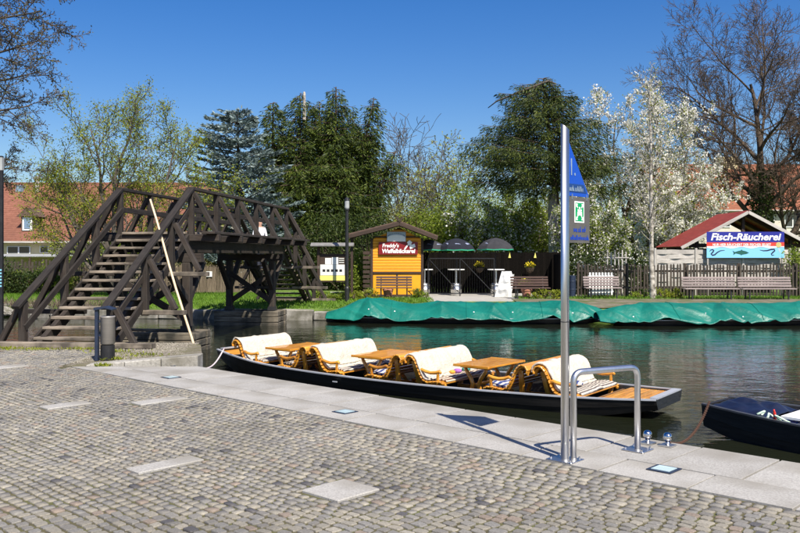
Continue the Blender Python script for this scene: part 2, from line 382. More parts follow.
def bent_tube(pts, r, n=12, fillet=.08, seg=5):
    pts = [Vector(p) for p in pts]; out = [pts[0]]
    for i in range(1, len(pts) - 1):
        a = (pts[i - 1] - pts[i]).normalized(); b = (pts[i + 1] - pts[i]).normalized()
        for k in range(seg + 1):
            t = k / seg
            p0 = pts[i] + a * fillet; p2 = pts[i] + b * fillet
            out.append(p0 * (1 - t) ** 2 + pts[i] * 2 * t * (1 - t) + p2 * t * t)
    out.append(pts[-1]); return MB().tube(out, r, n)

# ================================================================== SETTING
# water
w = MB().add([(-90, 3, WATER), (120, 3, WATER), (120, 34, WATER), (-90, 34, WATER)], [(0, 1, 2, 3)])
tag(w.build('river_water', WAT), 'dark rippled river water between the quay and the far bank', 'water', kind='structure')

# near bank: a block of ground whose edge is the quay line, the kerb and the bank by the stairs
QC = 7.06                                            # water edge of the quay slabs, QB its inner border with the cobbles
QB = 5.74
qa = qy(-14, QC); qb = qy(10.83, QC)
near_poly = [(qa.x, qa.y), (qb.x, qb.y), (-3.15, 13.0), (-3.75, 15.6), (-4.6, 16.2), (-9, 16.4), (-40, 17.5), (-40, -12), (qa.x, -12)]
m_ = MB(); n_ = len(near_poly)
m_.prism(near_poly, -1.6, -.085)
near = m_.build('near_bank', EARTH); tag(near, 'earth bank carrying the cobbled square and the quay', 'bank', kind='structure')

# far bank ground: one sheet running back to the horizon, with a drop at its front edge
def far_edge(x):                                     # Y of the far bank's water edge at X
    if x < -3: return 27.7 + (-3 - x) * .12
    return 27.7 + .0 * x
xs = [-400, -120, -60, -40, -30, -24, -20, -16, -12, -9, -6, -3, 0, 3, 6, 10, 16, 24, 40, 80, 200, 400]
ys = [0, .02, .35, 1.2, 2.2, 3.4, 6, 12, 25, 60, 140, 300, 900]
zs = [-1.2, -.13, -.11, -.07, -.03, 0, 0, 0, 0, 0, 0, 0, 0]
def gp(u, v):
    x = xs[u]; y0 = far_edge(max(-40, x)); return (x, y0 + ys[v], zs[v])
tag(MB().grid(gp, len(xs), len(ys)).build('far_bank_ground', GRASSG), 'grass ground of the far bank reaching to the horizon', 'ground', kind='structure')
# grass blades on the lawn
def blades(name, regions, n, h, label, zf):
    P = []
    tot = sum((b - a) * (d - c) for a, b, c, d in regions)
    for a, b, c, d in regions:
        k = int(n * (b - a) * (d - c) / tot)
        P.append(np.stack([rng.uniform(a, b, k), rng.uniform(c, d, k)], 1))
    P = np.concatenate(P); N = len(P)
    ok = P[:, 1] > np.where(P[:, 0] < -3, 27.7 + (-3 - P[:, 0]) * .12, 27.7) + .08
    P = P[ok]; N = len(P)
    z = np.array([zf(x, y) for x, y in P])
    base = np.column_stack([P, z - .01]); ang = rng.uniform(0, 6.28, N); hh = h * rng.uniform(.5, 1.3, N)
    wv = np.column_stack([np.cos(ang), np.sin(ang), np.zeros(N)]) * (.018 * rng.uniform(.7, 1.4, N))[:, None]
    tip = base + np.column_stack([rng.normal(0, .3, N) * hh, rng.normal(0, .3, N) * hh, hh])
    V = np.stack([base - wv, base + wv, tip], 1).reshape(-1, 3)
    me = tri_mesh('grass', V, np.arange(3 * N).reshape(N, 3))
    return tag(mobj(name, me, BLADE), label, 'grass', kind='stuff')
def tri_mesh(name, V, Fc):
    me = bpy.data.meshes.new(name); nf, k = Fc.shape
    me.vertices.add(len(V)); me.vertices.foreach_set('co', np.ascontiguousarray(V, dtype=np.float32).ravel())
    me.loops.add(nf * k); me.loops.foreach_set('vertex_index', np.ascontiguousarray(Fc, dtype=np.int32).ravel())
    me.polygons.add(nf); me.polygons.foreach_set('loop_start', np.arange(0, nf * k, k, dtype=np.int32))
    me.polygons.foreach_set('loop_total', np.full(nf, k, dtype=np.int32)); me.update(calc_edges=True); return me
def bank_z(x, y):
    return float(np.interp(y - far_edge(x), ys, zs))
blades('lawn_grass', [(-22, -1.5, 28, 37), (-1.5, 1.2, 28, 33), (4.5, 16, 31.6, 33.6)], 56000, .10, 'short bright green grass along the far bank', bank_z)

# stones of the far bank wall, one by one
wall = thing('bank_wall', (-3, 27.6, WATER), 'low wall of grey stone blocks along the far waterline behind the bridge', 'wall')
tag(wall, kind='structure')
x = -13.0
while x < 16:
    L = random.uniform(.8, 1.5); y = far_edge(x + L / 2) - .10
    if not (2.5 < x < 14):
        d = math.atan2(far_edge(x + L) - far_edge(x), L)
        st = MB().box((0, 0, 0), (L - .03, .38, .34 + random.uniform(-.08, .06)))
        st.build('stone', STONE, wall, M=Matrix.Translation((x + L / 2, y - random.uniform(0, .05), -.32 + random.uniform(-.02, .02))) @ Matrix.Rotation(d, 4, 'Z') @ Matrix.Rotation(random.uniform(-.03, .03), 4, 'Y'), bevel=.03)
    x += L
# rubble on the bank at far left
rub = thing('rubble_bank', (-14, 29.2, WATER), 'rough stones and dry reed edge of the far bank at left', 'bank')
tag(rub, kind='structure')
def rock_mesh(seed, r=1.0):
    bm = bmesh.new(); bmesh.ops.create_icosphere(bm, subdivisions=2, radius=r)
    for v in bm.verts:
        v.co *= 1 + .45 * mnoise.noise(v.co * 1.3 + Vector((seed * 7.1, seed, 3)))
        v.co.z *= .7
    me = bpy.data.meshes.new('rock'); bm.to_mesh(me); bm.free(); me.materials.append(STONE); return me
rocks = [rock_mesh(i) for i in range(6)]
for i in range(110):
    x = random.uniform(-24, -9.5); y = far_edge(x) + random.uniform(-.25, .55); r = random.uniform(.09, .26)
    link(bpy.data.objects.new('stone', rocks[i % 6]), rub, Matrix.Translation((x, y, -.36 + .3 * (y - far_edge(x) + .25) + random.uniform(-.03, .05))) @ Matrix.Rotation(random.uniform(0, 6), 4, 'Z') @ Matrix.Diagonal((r * 1.3, r, r, 1)))

# ---- quay slabs: a border course beside the cobbles and an edge course above the water
quay = thing('quay_paving', qy(4, 6.4), 'pale granite slab paving along the edge of the quay', 'quay'); tag(quay, kind='structure')
def slab(s0, s1, c0, c1, z=0.0, th=.09):
    g = .009
    cs, cc = (s0 + s1) / 2, (c0 + c1) / 2
    MB().box((0, 0, 0), (s1 - s0 - 2 * g, c1 - c0 - 2 * g, th)).build('slab', GRAN, quay, M=Matrix.Translation(qy(cs, cc, z - th / 2 + random.uniform(-.002, .002))) @ QROT @ Matrix.Rotation(random.uniform(-.003, .003), 4, 'X'), bevel=.0025)
def clip_slab(pts, th=.09):
    ce = sum((p for p in pts), Vector()) / len(pts)
    MB().prism([(p.x - ce.x, p.y - ce.y) for p in pts], -th, 0).build('slab', GRAN, quay, M=Matrix.Translation((ce.x, ce.y, 0)), bevel=.0025)
CM = 6.235
k = -9
s = 2.41 + .652 * -9
while s + .652 < 10.75:
    slab(s, s + .652, CM, QC); s += .652
# end of the edge course against the kerb
e1 = qy(s + .004, CM + .004); e2 = qy(s + .004, QC - .004)
def kx(s_, c_): return qy(s_, c_)
clip_slab([e1, e2, qy(10.80, QC - .004), qy(11.66, CM + .004)])
s = 2.6 - .72 * 9
while s + .72 < 11.6:
    slab(s, s + .72, QB, CM); s += .72
clip_slab([qy(s + .004, QB + .004), qy(s + .004, CM - .004), qy(11.68, CM - .004), qy(12.15, QB + .004)])
# quay wall face under the slabs
m_ = MB(); a, b = qy(-14, QC - .03), qy(10.8, QC - .03); a2, b2 = qy(-14, QC - .33), qy(10.8, QC - .33)
m_.add([(a.x, a.y, -1.3), (b.x, b.y, -1.3), (b.x, b.y, -.094), (a.x, a.y, -.094), (a2.x, a2.y, -1.3), (b2.x, b2.y, -1.3), (b2.x, b2.y, -.094), (a2.x, a2.y, -.094)],
       [(0, 1, 2, 3), (5, 4, 7, 6), (1, 5, 6, 2), (4, 0, 3, 7), (3, 2, 6, 7)])
o = m_.build('quay_wall', STONE); tag(o, 'stone face of the quay below the slab edge', 'wall', kind='structure')
jb = MB().prism([(p.x, p.y) for p in (qy(-6, QB), qy(-6, QC - .02), qy(10.82, QC - .02), qy(12.15, QB))], -.083, -.026)
tag(jb.build('joint_bed', SOIL), 'mossy sand in the joints between the quay slabs', 'sand', kind='structure')
# flush floor lights
def floor_light(px, py, label):
    c = gnd(px, py); t = thing('floor_light', (c.x, c.y, 0), label, 'light', 'square lights let into the quay')
    M = Matrix.Translation((c.x, c.y, 0)) @ QROT
    MB().box((0, 0, .0045), (.20, .20, .007)).build('frame', BINBLUE, t, M=M)
    MB().box((0, 0, .0100), (.145, .145, .004)).build('glass_cover', LIGHTG, t, M=M)
floor_light(664, 469.5, 'square flush light in the quay slab nearest the two steel balls')
floor_light(345, 412, 'square flush light in the quay slabs beside the middle of the long boat')
floor_light(171, 377.5, 'square flush light in the quay slabs near the low kerb')

# ---- raised kerb and gravel by the stairs
kerb = thing('kerb', (-4, 12.7, 0), 'low rising granite kerb at the end of the quay below the stairs', 'kerb'); tag(kerb, kind='structure')
def kerb_stone(x0, x1):
    def z(x): return max(.012, .012 + (x + 4.7) / 1.67 * .145)
    y0, y1 = 12.585, 12.93
    vs = [(x0, y0, -.08), (x1, y0, -.08), (x1, y1, -.08), (x0, y1, -.08), (x0, y0, z(x0)), (x1, y0, z(x1)), (x1, y1, z(x1)), (x0, y1, z(x0))]
    MB().add(vs, [(0, 3, 2, 1), (4, 5, 6, 7), (0, 1, 5, 4), (1, 2, 6, 5), (2, 3, 7, 6), (3, 0, 4, 7)]).build('kerb_stone', GRANK, kerb, bevel=.012)
for a, b in ((-4.72, -4.15), (-4.14, -3.60), (-3.59, -3.04)): kerb_stone(a, b)
gv = [(-5.06, 12.60), (-4.74, 12.60), (-4.72, 12.94), (-3.05, 12.94), (-3.70, 15.55), (-4.55, 16.12), (-9.5, 16.3), (-9.5, 15.02), (-5.1, 15.0)]
gz = [-.012, -.012, .004, .085, .01, -.01, -.01, -.012, -.012]
bm = bmesh.new(); vv = [bm.verts.new((x, y, z)) for (x, y), z in zip(gv, gz)]; bm.faces.new(vv)
bmesh.ops.triangulate(bm, faces=bm.faces[:]); bmesh.ops.subdivide_edges(bm, edges=bm.edges[:], cuts=5, use_grid_fill=True)
bmesh.ops.triangulate(bm, faces=bm.faces[:])
for v in bm.verts: v.co.z += .010 * mnoise.noise(v.co * 5)
me = bpy.data.meshes.new('gravel'); bm.to_mesh(me); bm.free()
tag(mobj('gravel_patch', me, GRAVEL), 'gravel ground with weeds between the kerb and the stairs', 'ground', kind='structure')

pebV = []; pebF = []
for i in range(5200):
    y = random.uniform(12.95, 15.9); x = random.uniform(-5.1, -3.1 - max(0, y - 13) * .25); r = random.uniform(.005, .017)
    zz_ = np.interp(x, [-4.7, -3.05], [-.008, .082]) * max(0, 1 - (y - 12.94) / 2.4); k = len(pebV)
    a = random.uniform(0, 6.28); h = r * .7
    pebV += [(x + r * math.cos(a + q * 1.571) * random.uniform(.7, 1.2), y + r * math.sin(a + q * 1.571) * random.uniform(.7, 1.2), zz_) for q in range(4)] + [(x + random.uniform(-.3, .3) * r, y + random.uniform(-.3, .3) * r, zz_ + h + .004)]
    pebF += [(k, k + 1, k + 4), (k + 1, k + 2, k + 4), (k + 2, k + 3, k + 4), (k + 3, k, k + 4)]
pb_ = MB(); pb_.v = pebV; pb_.f = pebF
tag(pb_.build('gravel_stones', mat('pebble', [(.14, .125, .10), (.30, .27, .22)], .9, (9, 9, 9), 4, var=.45, island=True)), 'loose small gravel stones behind the kerb', 'gravel', kind='stuff')
# ---- cobbles
soil = MB(); soil.prism([(p.x, p.y) for p in (qy(-6, QB - .002), qy(12.2, QB - .002))] + [(-5.05, 12.6), (-5.0, 16.1), (-12, 16.3), (-12, 2), (2, -4)], -.08, -.0125)
square = soil.build('cobbled_square', SOIL); tag(square, 'cobbled square of small grey granite setts with mossy joints', 'paving', kind='structure')
insets = []                                          # pale granite slabs let into the cobbles: s, c centre, size
def inset(px, py, ls, lc):
    g = gnd(px, py); s, c = g.dot(D1), g.dot(D2); insets.append((s, c, ls, lc))
    MB().box((0, 0, 0), (ls - .02, lc - .02, .07)).build('slab', GRAN, square, M=Matrix.Translation(qy(s, c, -.027)) @ QROT, bevel=.007)
inset(341, 490, .40, .42); inset(166, 464.3, .22, .60); inset(160, 400.5, .24, .62); inset(66, 405, .24, .52); inset(6, 367, .3, .6)
def sett(seed, a=.104, b=.094):
    """rounded granite sett lying in a and b, unit-sized so that it can be stretched to its place"""
    rr = random.Random(seed); n = 8; base = []; top = []
    cor = [(sx * (.5 - rr.uniform(0, .11)), sy * (.5 - rr.uniform(0, .11))) for sx, sy in ((-1, -1), (1, -1), (1, 1), (-1, 1))]
    ring = []
    for i in range(4):
        p, q = cor[i], cor[(i + 1) % 4]
        k1, k2 = rr.uniform(.08, .17), rr.uniform(.83, .92); ring += [(p[0] * (1 - k1) + q[0] * k1, p[1] * (1 - k1) + q[1] * k1), (p[0] * (1 - k2) + q[0] * k2, p[1] * (1 - k2) + q[1] * k2)]
    V = [(x * 1.0, y * 1.0, -.035) for x, y in ring] + [(x * .99, y * .99, -.0035 + rr.uniform(-.001, .001)) for x, y in ring] + [(x * .93, y * .93, .0016 + rr.uniform(-.0012, .0012)) for x, y in ring] + [(0, 0, .0026)]
    Fc = []
    for r_ in range(2):
        for i in range(8):
            a0, b0 = r_ * 8 + i, r_ * 8 + (i + 1) % 8
            Fc.append((a0, b0, b0 + 8)); Fc.append((a0, b0 + 8, a0 + 8))
    for i in range(8): Fc.append((16 + i, 16 + (i + 1) % 8, 24))
    return np.array(V), np.array(Fc)
SH = [sett(i) for i in range(16)]; SHM = []
for V, Fc in SH:
    me = tri_mesh('sett', V, Fc); me.materials.append(COB); me.polygons.foreach_set('use_smooth', [False] * len(Fc)); SHM.append(me)
inst = []
c = QB - .055; row = 0
while c > -1.2:
    rw = random.uniform(.068, .096) if row else .085
    s = -3 + random.uniform(0, .1)
    while s < 17:
        ln = random.uniform(.070, .120)
        inst.append((s + ln / 2, c - rw / 2 + .05, ln - .009, rw - .009)); s += ln
    c -= rw; row += 1
c = QB - .055 + .1
while c < 9.5:                                       # beyond the end of the quay slabs, up to the stairs
    rw = random.uniform(.068, .096); s = 11.6 + random.uniform(0, .1)
    while s < 17:
        ln = random.uniform(.07, .12); p = qy(s + ln / 2, c)
        if p.x < -5.10 and p.y < 15.02: inst.append((s + ln / 2, c, ln - .009, rw - .009))
        s += ln
    c += rw
good = []
for s, c, ln, rw in inst:
    p = qy(s, c)
    if not (-10.5 < p.x < 4.5 and 3.2 < p.y < 15.05): continue
    if p.x < -.75 * p.y - 1.2 or p.x > .75 * p.y + 1.2: continue
    if c < QB and s > 12.1 and p.x > -5.05: continue
    for a, d, b_, e in insets:                        # setts are cut to fit against the inset slabs
        so = (b_ + ln) / 2 - abs(s - a); co = (e + rw) / 2 - abs(c - d)
        if so > 0 and co > 0:
            if so <= co: ln -= so; s += math.copysign(so / 2, s - a)
            else: rw -= co; c += math.copysign(co / 2, c - d)
    if ln < .03 or rw < .028: continue
    wob = .050 * mnoise.noise(Vector((s * 1.2, c * .8, 0))) + random.uniform(-.004, .004); ln *= random.uniform(.96, 1.04); rw *= random.uniform(.96, 1.05)
    z = .003 * mnoise.noise(Vector((s * .9, c * .9, 4))) + random.uniform(-.002, .002)
    if c > QB - .2 and s < 12.2: wob = min(wob, 0.0)
    q_ = qy(s, c + wob, z - .004)
    vis = p.y > 4.95 and abs(p.x) < .477 * p.y + .05
    good.append((q_, random.uniform(-.13, .13), ln, rw, (0 if vis else 100) + p.y))
good.sort(key=lambda g: g[4])
for i, (p, a, ln, rw, _) in enumerate(good[:300]):
    link(bpy.data.objects.new('cobble', SHM[i % 16]), square, Matrix.Translation(p) @ QROT @ Matrix.Rotation(a, 4, 'Z') @ Matrix.Rotation(random.uniform(-.045, .045), 4, 'X') @ Matrix.Rotation(random.uniform(-.045, .045), 4, 'Y') @ Matrix.Diagonal((ln, rw, 1, 1)))
Vs = []; Fs = []; off = 0; qa_ = math.atan2(D1.y, D1.x)
for i, (p, a, ln, rw, _) in enumerate(good[300:]):
    V, Fc = SH[random.randrange(16)]; ca, sa = math.cos(a + qa_), math.sin(a + qa_)
    X = V[:, 0] * ln; Y = V[:, 1] * rw
    tl = random.uniform(-.045, .045); tm = random.uniform(-.045, .045)
    Vs.append(np.column_stack([p.x + X * ca - Y * sa, p.y + X * sa + Y * ca, p.z + V[:, 2] + X * tl + Y * tm])); Fs.append(Fc + off); off += len(V)
me = tri_mesh('cobbles', np.concatenate(Vs), np.concatenate(Fs))
o = mobj('cobbles', me, COB, square); tag(o, kind='stuff')

# ================================================================== BRIDGE
BO = Vector((-6.00, 15.06, 0)); Bb = Vector((.128, .992, 0)).normalized(); Br = Vector((Bb.y, -Bb.x, 0))
def B(v, w, z): p = BO + Bb * v + Br * w; return Vector((p.x, p.y, z))
bridge = thing('footbridge', B(8, 0, WATER), 'dark brown timber footbridge with stairs at both ends and braced railings', 'bridge')
DECK = 2.19; NR = 13; RISE = DECK / NR; RUN = 3.85 / NR; V0, V1 = 3.85, 11.97; VE = V1 + 3.85; HW = .84
# treads, each a plank
for k in range(1, NR + 1):
    for far in (0, 1):
        v = k * RUN if not far else VE - k * RUN
        z = k * RISE
        beam('tread', B(v, -.74, z - .03), B(v, .74, z - .03 + random.uniform(-.004, .004)), .27, .055, TREAD, bridge, bev=.01)
beam('sill', B(-.12, -1.45, .05), B(-.12, .66, .05), .17, .12, TREAD, bridge)
beam('sill', B(VE + .1, -.9, .04), B(VE + .1, 1.2, .04), .17, .12, TREAD, bridge)
for w in (-.60, .60):
    beam('stringer', B(-.1, w, -.16 + .02), B(V0 + .05, w, DECK - .20), .10, .22, DW, bridge)
    beam('stringer', B(VE + .1, w, -.12), B(V1 - .05, w, DECK - .20), .10, .22, DW, bridge)
for w in (-.80, .80):                                # cheek boards beside the treads
    beam('cheek_board', B(.25, w, .02), B(V0 - .05, w, DECK - .12), .05, .17, DW, bridge)
    beam('cheek_board', B(VE - .25, w, .02), B(V1 + .05, w, DECK - .12), .05, .17, DW, bridge)
# deck planks across, girders along, joists sticking out under an edge board
v = V0 + .10
while v < V1 - .05:
    beam('deck_plank', B(v, -.86, DECK - .03), B(v, .86, DECK - .03), .19, .055, TREAD if random.random() < .5 else DW, bridge); v += .205
for w in (-.62, 0, .62): beam('girder', B(V0 - .25, w, DECK - .32), B(V1 + .25, w, DECK - .32), .18, .30, DW, bridge)
PV = [V0 + (V1 - V0) * i / 5 for i in range(6)]
for i, v in enumerate(PV):
    beam('joist', B(v, -1.5, DECK - .135), B(v, 1.5, DECK - .135), .15, .15, DW, bridge, bev=.012)
for sgn in (-1, 1):
    beam('edge_board', B(V0 - .25, sgn * 1.32, DECK - .025), B(V1 + .55, sgn * 1.32, DECK - .035), .30, .06, DW, bridge)
    beam('fascia', B(V0, sgn * .98, DECK - .13), B(V1, sgn * .98, DECK - .13), .05, .17, DW, bridge)
RT = 3.16
# railings
for sgn in (-1, 1):
    w = sgn * HW
    beam('handrail', B(V0 - .06, w, RT), B(V1 + .06, w, RT), .14, .07, DW, bridge)
    beam('mid_rail', B(V0, w - sgn * .055, DECK + .50), B(V1, w - sgn * .055, DECK + .50), .05, .12, DW, bridge)
    for v in PV:
        beam('post', B(v, w, DECK - .2), B(v, w, RT - .035), .12, .12, DW, bridge, up=Br)
        beam('brace', B(v, w + sgn * .07, RT - .10), B(v, sgn * 1.42, DECK - .02), .10, .10, DW, bridge)
    for far in (0, 1):
        vv = (lambda v: v) if not far else (lambda v: VE - v)
        zr = lambda v: .77 + (RT - .77) * (v + .15) / (V0 + .15)
        beam('handrail', B(vv(-.22), w, zr(-.22)), B(vv(V0 + .02), w, RT + .012), .15, .065, DW, bridge)
        beam('mid_rail', B(vv(-.02), w - sgn * .05, zr(-.02) - .50), B(vv(V0), w - sgn * .05, DECK + .50), .05, .13, DW, bridge)
        for v, ol in ((.02, .45), (1.45, .62), (2.72, .62)):
            zt = zr(v) - .03; zb = -.02 if v < .1 else v / RUN * RISE - .34
            beam('post', B(vv(v), w, zb), B(vv(v), w, zt), .13, .12, DW, bridge, up=Br)
            foot = (.06 if v < .1 else v / RUN * RISE - .22)
            beam('brace', B(vv(v + .01), w + sgn * .08, zt - .12), B(vv(v + .01), w + sgn * ol, foot), .11, .10, DW, bridge)
            if v > .1: beam('outrigger', B(vv(v), sgn * .40, foot - .055), B(vv(v), w + sgn * (ol + .2), foot - .055), .14, .09, TREAD if sgn > 0 else DW, bridge)
            elif sgn > 0: beam('outrigger', B(vv(v), .5, .055), B(vv(v), w + .80, .055), .20, .09, TREAD, bridge)
# piers on timber cribs
def pier(v, pw, top, crib0, crib1, n):
    for sgn in (-1, 1):
        beam('pier_post', B(v, sgn * pw, -.03), B(v, sgn * pw, top), .20, .18, DW, bridge, up=Br, bev=.012)
        for k, (dz, dv) in enumerate(((1.0, .6), (.5, .95))):
            pass
        beam('knee_brace', B(v + .05, sgn * pw, top - .85), B(v + .95, sgn * pw, top + .02), .13, .14, DW, bridge)
        beam('knee_brace', B(v - .05, sgn * pw, top - .85), B(v - .95, sgn * pw, top - .25 if v < 5 else top + .02), .13, .14, DW, bridge)
        MB().box((0, 0, .06), (.26, .24, .12)).build('post_shoe', IRON, bridge, M=Matrix.Translation(B(v, sgn * pw, -.02)))
    beam('cross_beam', B(v, -pw - .35, top + .10), B(v, pw + .35, top + .10), .20, .20, DW, bridge)
    beam('cross_brace', B(v + .09, -pw, .25), B(v + .09, pw, top - .35), .07, .15, DW, bridge)
    beam('cross_brace', B(v - .09, pw, .25), B(v - .09, -pw, top - .35), .07, .15, DW, bridge)
    for j in range(n):
        z = -.10 - .17 * j
        for dv in (-.42, .42):
            beam('crib_beam', B(v + dv, crib0, z), B(v + dv, crib1, z), .20, .16, CRIB, bridge, bev=.015)
        for ww in (crib0 + .12, crib1 - .12):
            beam('crib_beam', B(v - .31, ww, z - .004), B(v + .31, ww, z - .004), .18, .15, CRIB, bridge, bev=.015)
    for ww in np.arange(crib0 + .33, crib1 - .25, .2):
        beam('crib_beam', B(v - .31, ww, -.12), B(v + .31, ww, -.12), .17, .10, CRIB, bridge, bev=.015)
pier(3.72, .80, DECK - .68, -1.1, 1.15, 5)
pier(10.9, .68, DECK - .68, -1.0, 1.0, 5)

# punting pole leaning on the stair rail
a = at(196, 354, 16.4); b = at(159, 230, 17.12); d_ = (b - a); top_ = b + d_ * .26; bot_ = a - d_ * .22
pp = MB().tube([bot_ + (top_ - bot_) * (k / 8) + Vector((.012 * math.sin(k * 1.1), 0, 0)) for k in range(9)], [.026, .026, .025, .025, .024, .024, .023, .022, .02], 8)
tag(pp.build('punting_pole', POLEW, smooth=True), 'long pale peeled punting pole leaning on the near stair rail', 'pole')

# litter bin
c = gnd(97, 361)
t = thing('litter_bin', c, 'litter bin with a grey drum on a dark blue post by the stairs', 'bin')
tx, ty = c.x, c.y
beam('post', (tx, ty, 0), (tx, ty, .84), .05, .09, BINBLUE, t, up=(0, 1, 0))
MB().add([(tx - .03, ty - .07, .84), (tx - .03, ty + .14, .84), (tx + .14, ty + .16, .86), (tx + .14, ty - .06, .86), (tx + .26, ty - .05, .82), (tx + .26, ty + .15, .82)] + [(tx - .03, ty - .07, .80), (tx - .03, ty + .14, .80), (tx + .14, ty + .16, .83), (tx + .14, ty - .06, .83), (tx + .26, ty - .05, .80), (tx + .26, ty + .15, .80)], [(0, 3, 2, 1), (3, 4, 5, 2), (6, 7, 8, 9), (9, 8, 11, 10), (0, 6, 9, 3), (3, 9, 10, 4), (4, 10, 11, 5), (5, 11, 8, 2), (2, 8, 7, 1), (1, 7, 6, 0)]).build('rain_hood', BINBLUE, t)
for zz0 in (.40, .62): MB().box((tx + .035, ty + .02, zz0), (.07, .03, .03)).build('bracket', BINBLUE, t)
d = MB().lathe([(.095, .26), (.11, .27), (.11, .68), (.115, .685), (.115, .705), (.10, .705), (.095, .68), (.095, .29)], 24, (tx + .15, ty + .05, 0)).build('drum', mat('bin_steel', [(.30, .28, .25), (.40, .37, .34)], .5, (3, 3, 30), 5, metal=.4), t, smooth=True)
MB().lathe([(.10, .0), (.108, .02), (.108, .245), (.10, .25)], 20, (tx + .15, ty + .05, 0)).build('plinth', IRON, t)

# ================================================================== STEEL SIGN POST AND RAIL
pb = gnd(565, 460)
sp = thing('sign_post', pb, 'steel post with a blue pennant sign and a grey emergency panel', 'sign post')
PT = 2.72
prof = [(pb.x, pb.y, 0.0), (pb.x, pb.y, PT)]
m_ = MB(); n = 20; r = .034
vs = [(pb.x + r * math.cos(6.2832 * k / n), pb.y + r * math.sin(6.2832 * k / n), .008) for k in range(n)]
vs += [(pb.x + r * math.cos(6.2832 * k / n), pb.y + r * math.sin(6.2832 * k / n), PT - .055 * (math.cos(6.2832 * k / n) + 1) / 2) for k in range(n)]
m_.add(vs, [tuple(reversed(range(n))), tuple(range(n, 2 * n))] + [(k, (k + 1) % n, n + (k + 1) % n, n + k) for k in range(n)])
o = m_.build('post', STEEL, sp)
for p in o.data.polygons: p.use_smooth = len(p.vertices) == 4
MB().tube([(pb.x, pb.y, 1.115), (pb.x, pb.y, 1.121)], .0372, 20).build('joint_ring', IRON, sp)
MB().box((0, 0, .006), (.24, .20, .010)).build('base_plate', STEEL, sp, M=Matrix.Translation(pb) @ QROT, bevel=.003)
for dx in (-.09, .09):
    for dy in (-.07, .07):
        MB().lathe([(.010, .011), (.010, .026), (.006, .030)], 6).build('bolt', CHROME, sp, M=Matrix.Translation(pb) @ QROT @ Matrix.Translation((dx, dy, 0)))
# sign faces lie along D2 (towards the water); local x = D2, y = up, z = towards the camera side
fx = D2; fz = Vector((fx.y, -fx.x, 0))
SG = Matrix(((fx.x, 0, fz.x, pb.x), (fx.y, 0, fz.y, pb.y), (0, 1, 0, 0), (0, 0, 0, 1)))
def zy(py): return EYE - (py - HOR) / FPX * pb.y
W_ = .355
def face(pts, z0, z1, name, m): return MB().prism(pts, z0, z1, SG).build(name, m, sp)
face([(.034, zy(195.3)), (W_, zy(195.3)), (W_, zy(192.5)), (.040, zy(139)), (.034, zy(139))], -.004, .004, 'pennant', SIGNBLUE)
face([(.045, zy(191.5)), (W_ - .03, zy(191.5)), (W_ - .075, zy(183)), (.045, zy(183))], .0045, .006, 'text_band', mat('band_blue', [(.010, .045, .17)], .4))
text('number', '1.', .20, TXTG, sp, SG @ Matrix.Translation((.105, zy(167), .0056)), extrude=.001, sx=.75)
def letter_bars(x0, x1, y, h, m, seed, z):
    rr = random.Random(seed); b = MB(); x = x0
    while x < x1:
        hh = h * rr.choice([.6, .62, .62, 1.0, .65]); b.box((x, y - h / 2 + hh / 2, z), (.0075, hh, .0015))
        if rr.random() < .65: b.box((x + .006, y - h / 2 + rr.choice([.12, .5, .88]) * hh * .9, z), (.010, .007, .0012))
        x += rr.uniform(.0125, .0175)
        if rr.random() < .08: x += .012
    o = b.build('lettering', m, sp); o.data.transform(SG); return o
letter_bars(.06, W_ - .09, zy(187.5), .042, TXTG, 3, .0075)
for x in (.10, .325): face([(x - .006, zy(199)), (x + .006, zy(199)), (x + .006, zy(193)), (x - .006, zy(193))], .0045, .0075, 'hanger', STEEL)
face([(.062, zy(242.6)), (.375, zy(242.6)), (.375, zy(196.2)), (.062, zy(196.2))], -.004, .004, 'panel', SIGNGREY)
gx0, gx1, gy0, gy1 = .135, .285, zy(222), zy(200.3)
face([(gx0, gy0), (gx1, gy0), (gx1, gy1), (gx0, gy1)], .0045, .006, 'pictogram_border', TXTW)
face([(gx0 + .012, gy0 + .012), (gx1 - .012, gy0 + .012), (gx1 - .012, gy1 - .012), (gx0 + .012, gy1 - .012)], .0065, .0075, 'pictogram', SIGNGRN)
gcx, gcy = (gx0 + gx1) / 2, (gy0 + gy1) / 2
for sx in (-1, 1):                                   # four corner arrows and a group of people in white
    for sy in (-1, 1):
        a_, b_ = gcx + sx * .058, gcy + sy * .070
        face([(a_, b_), (a_ - sx * .030, b_ - sy * .004), (a_ - sx * .022, b_ - sy * .016), (a_ - sx * .034, b_ - sy * .034), (a_ - sx * .026, b_ - sy * .040), (a_ - sx * .014, b_ - sy * .024), (a_ - sx * .004, b_ - sy * .034)], .008, .009, 'arrow', TXTW)
for dx, dy, sc in ((-.024, -.004, .8), (.024, -.004, .8), (0, .008, 1.0)):
    m_ = MB().prism([(gcx + dx + .011 * sc * math.cos(t), gcy + dy + .024 * sc + .011 * sc * math.sin(t)) for t in np.linspace(0, 5.7, 10)], .0082, .0092 + .0002 * sc, SG)
    m_.prism([(gcx + dx - .017 * sc, gcy + dy - .034 * sc), (gcx + dx + .017 * sc, gcy + dy - .034 * sc), (gcx + dx + .014 * sc, gcy + dy + .010 * sc), (gcx + dx - .014 * sc, gcy + dy + .010 * sc)], .0081, .0091 + .0002 * sc, SG)
    m_.build('figure', TXTW, sp)
letter_bars(.125, .30, zy(228.7), .046, TXTB, 5, .006)
letter_bars(.078, .36, zy(237.2), .040, TXTB, 8, .006)

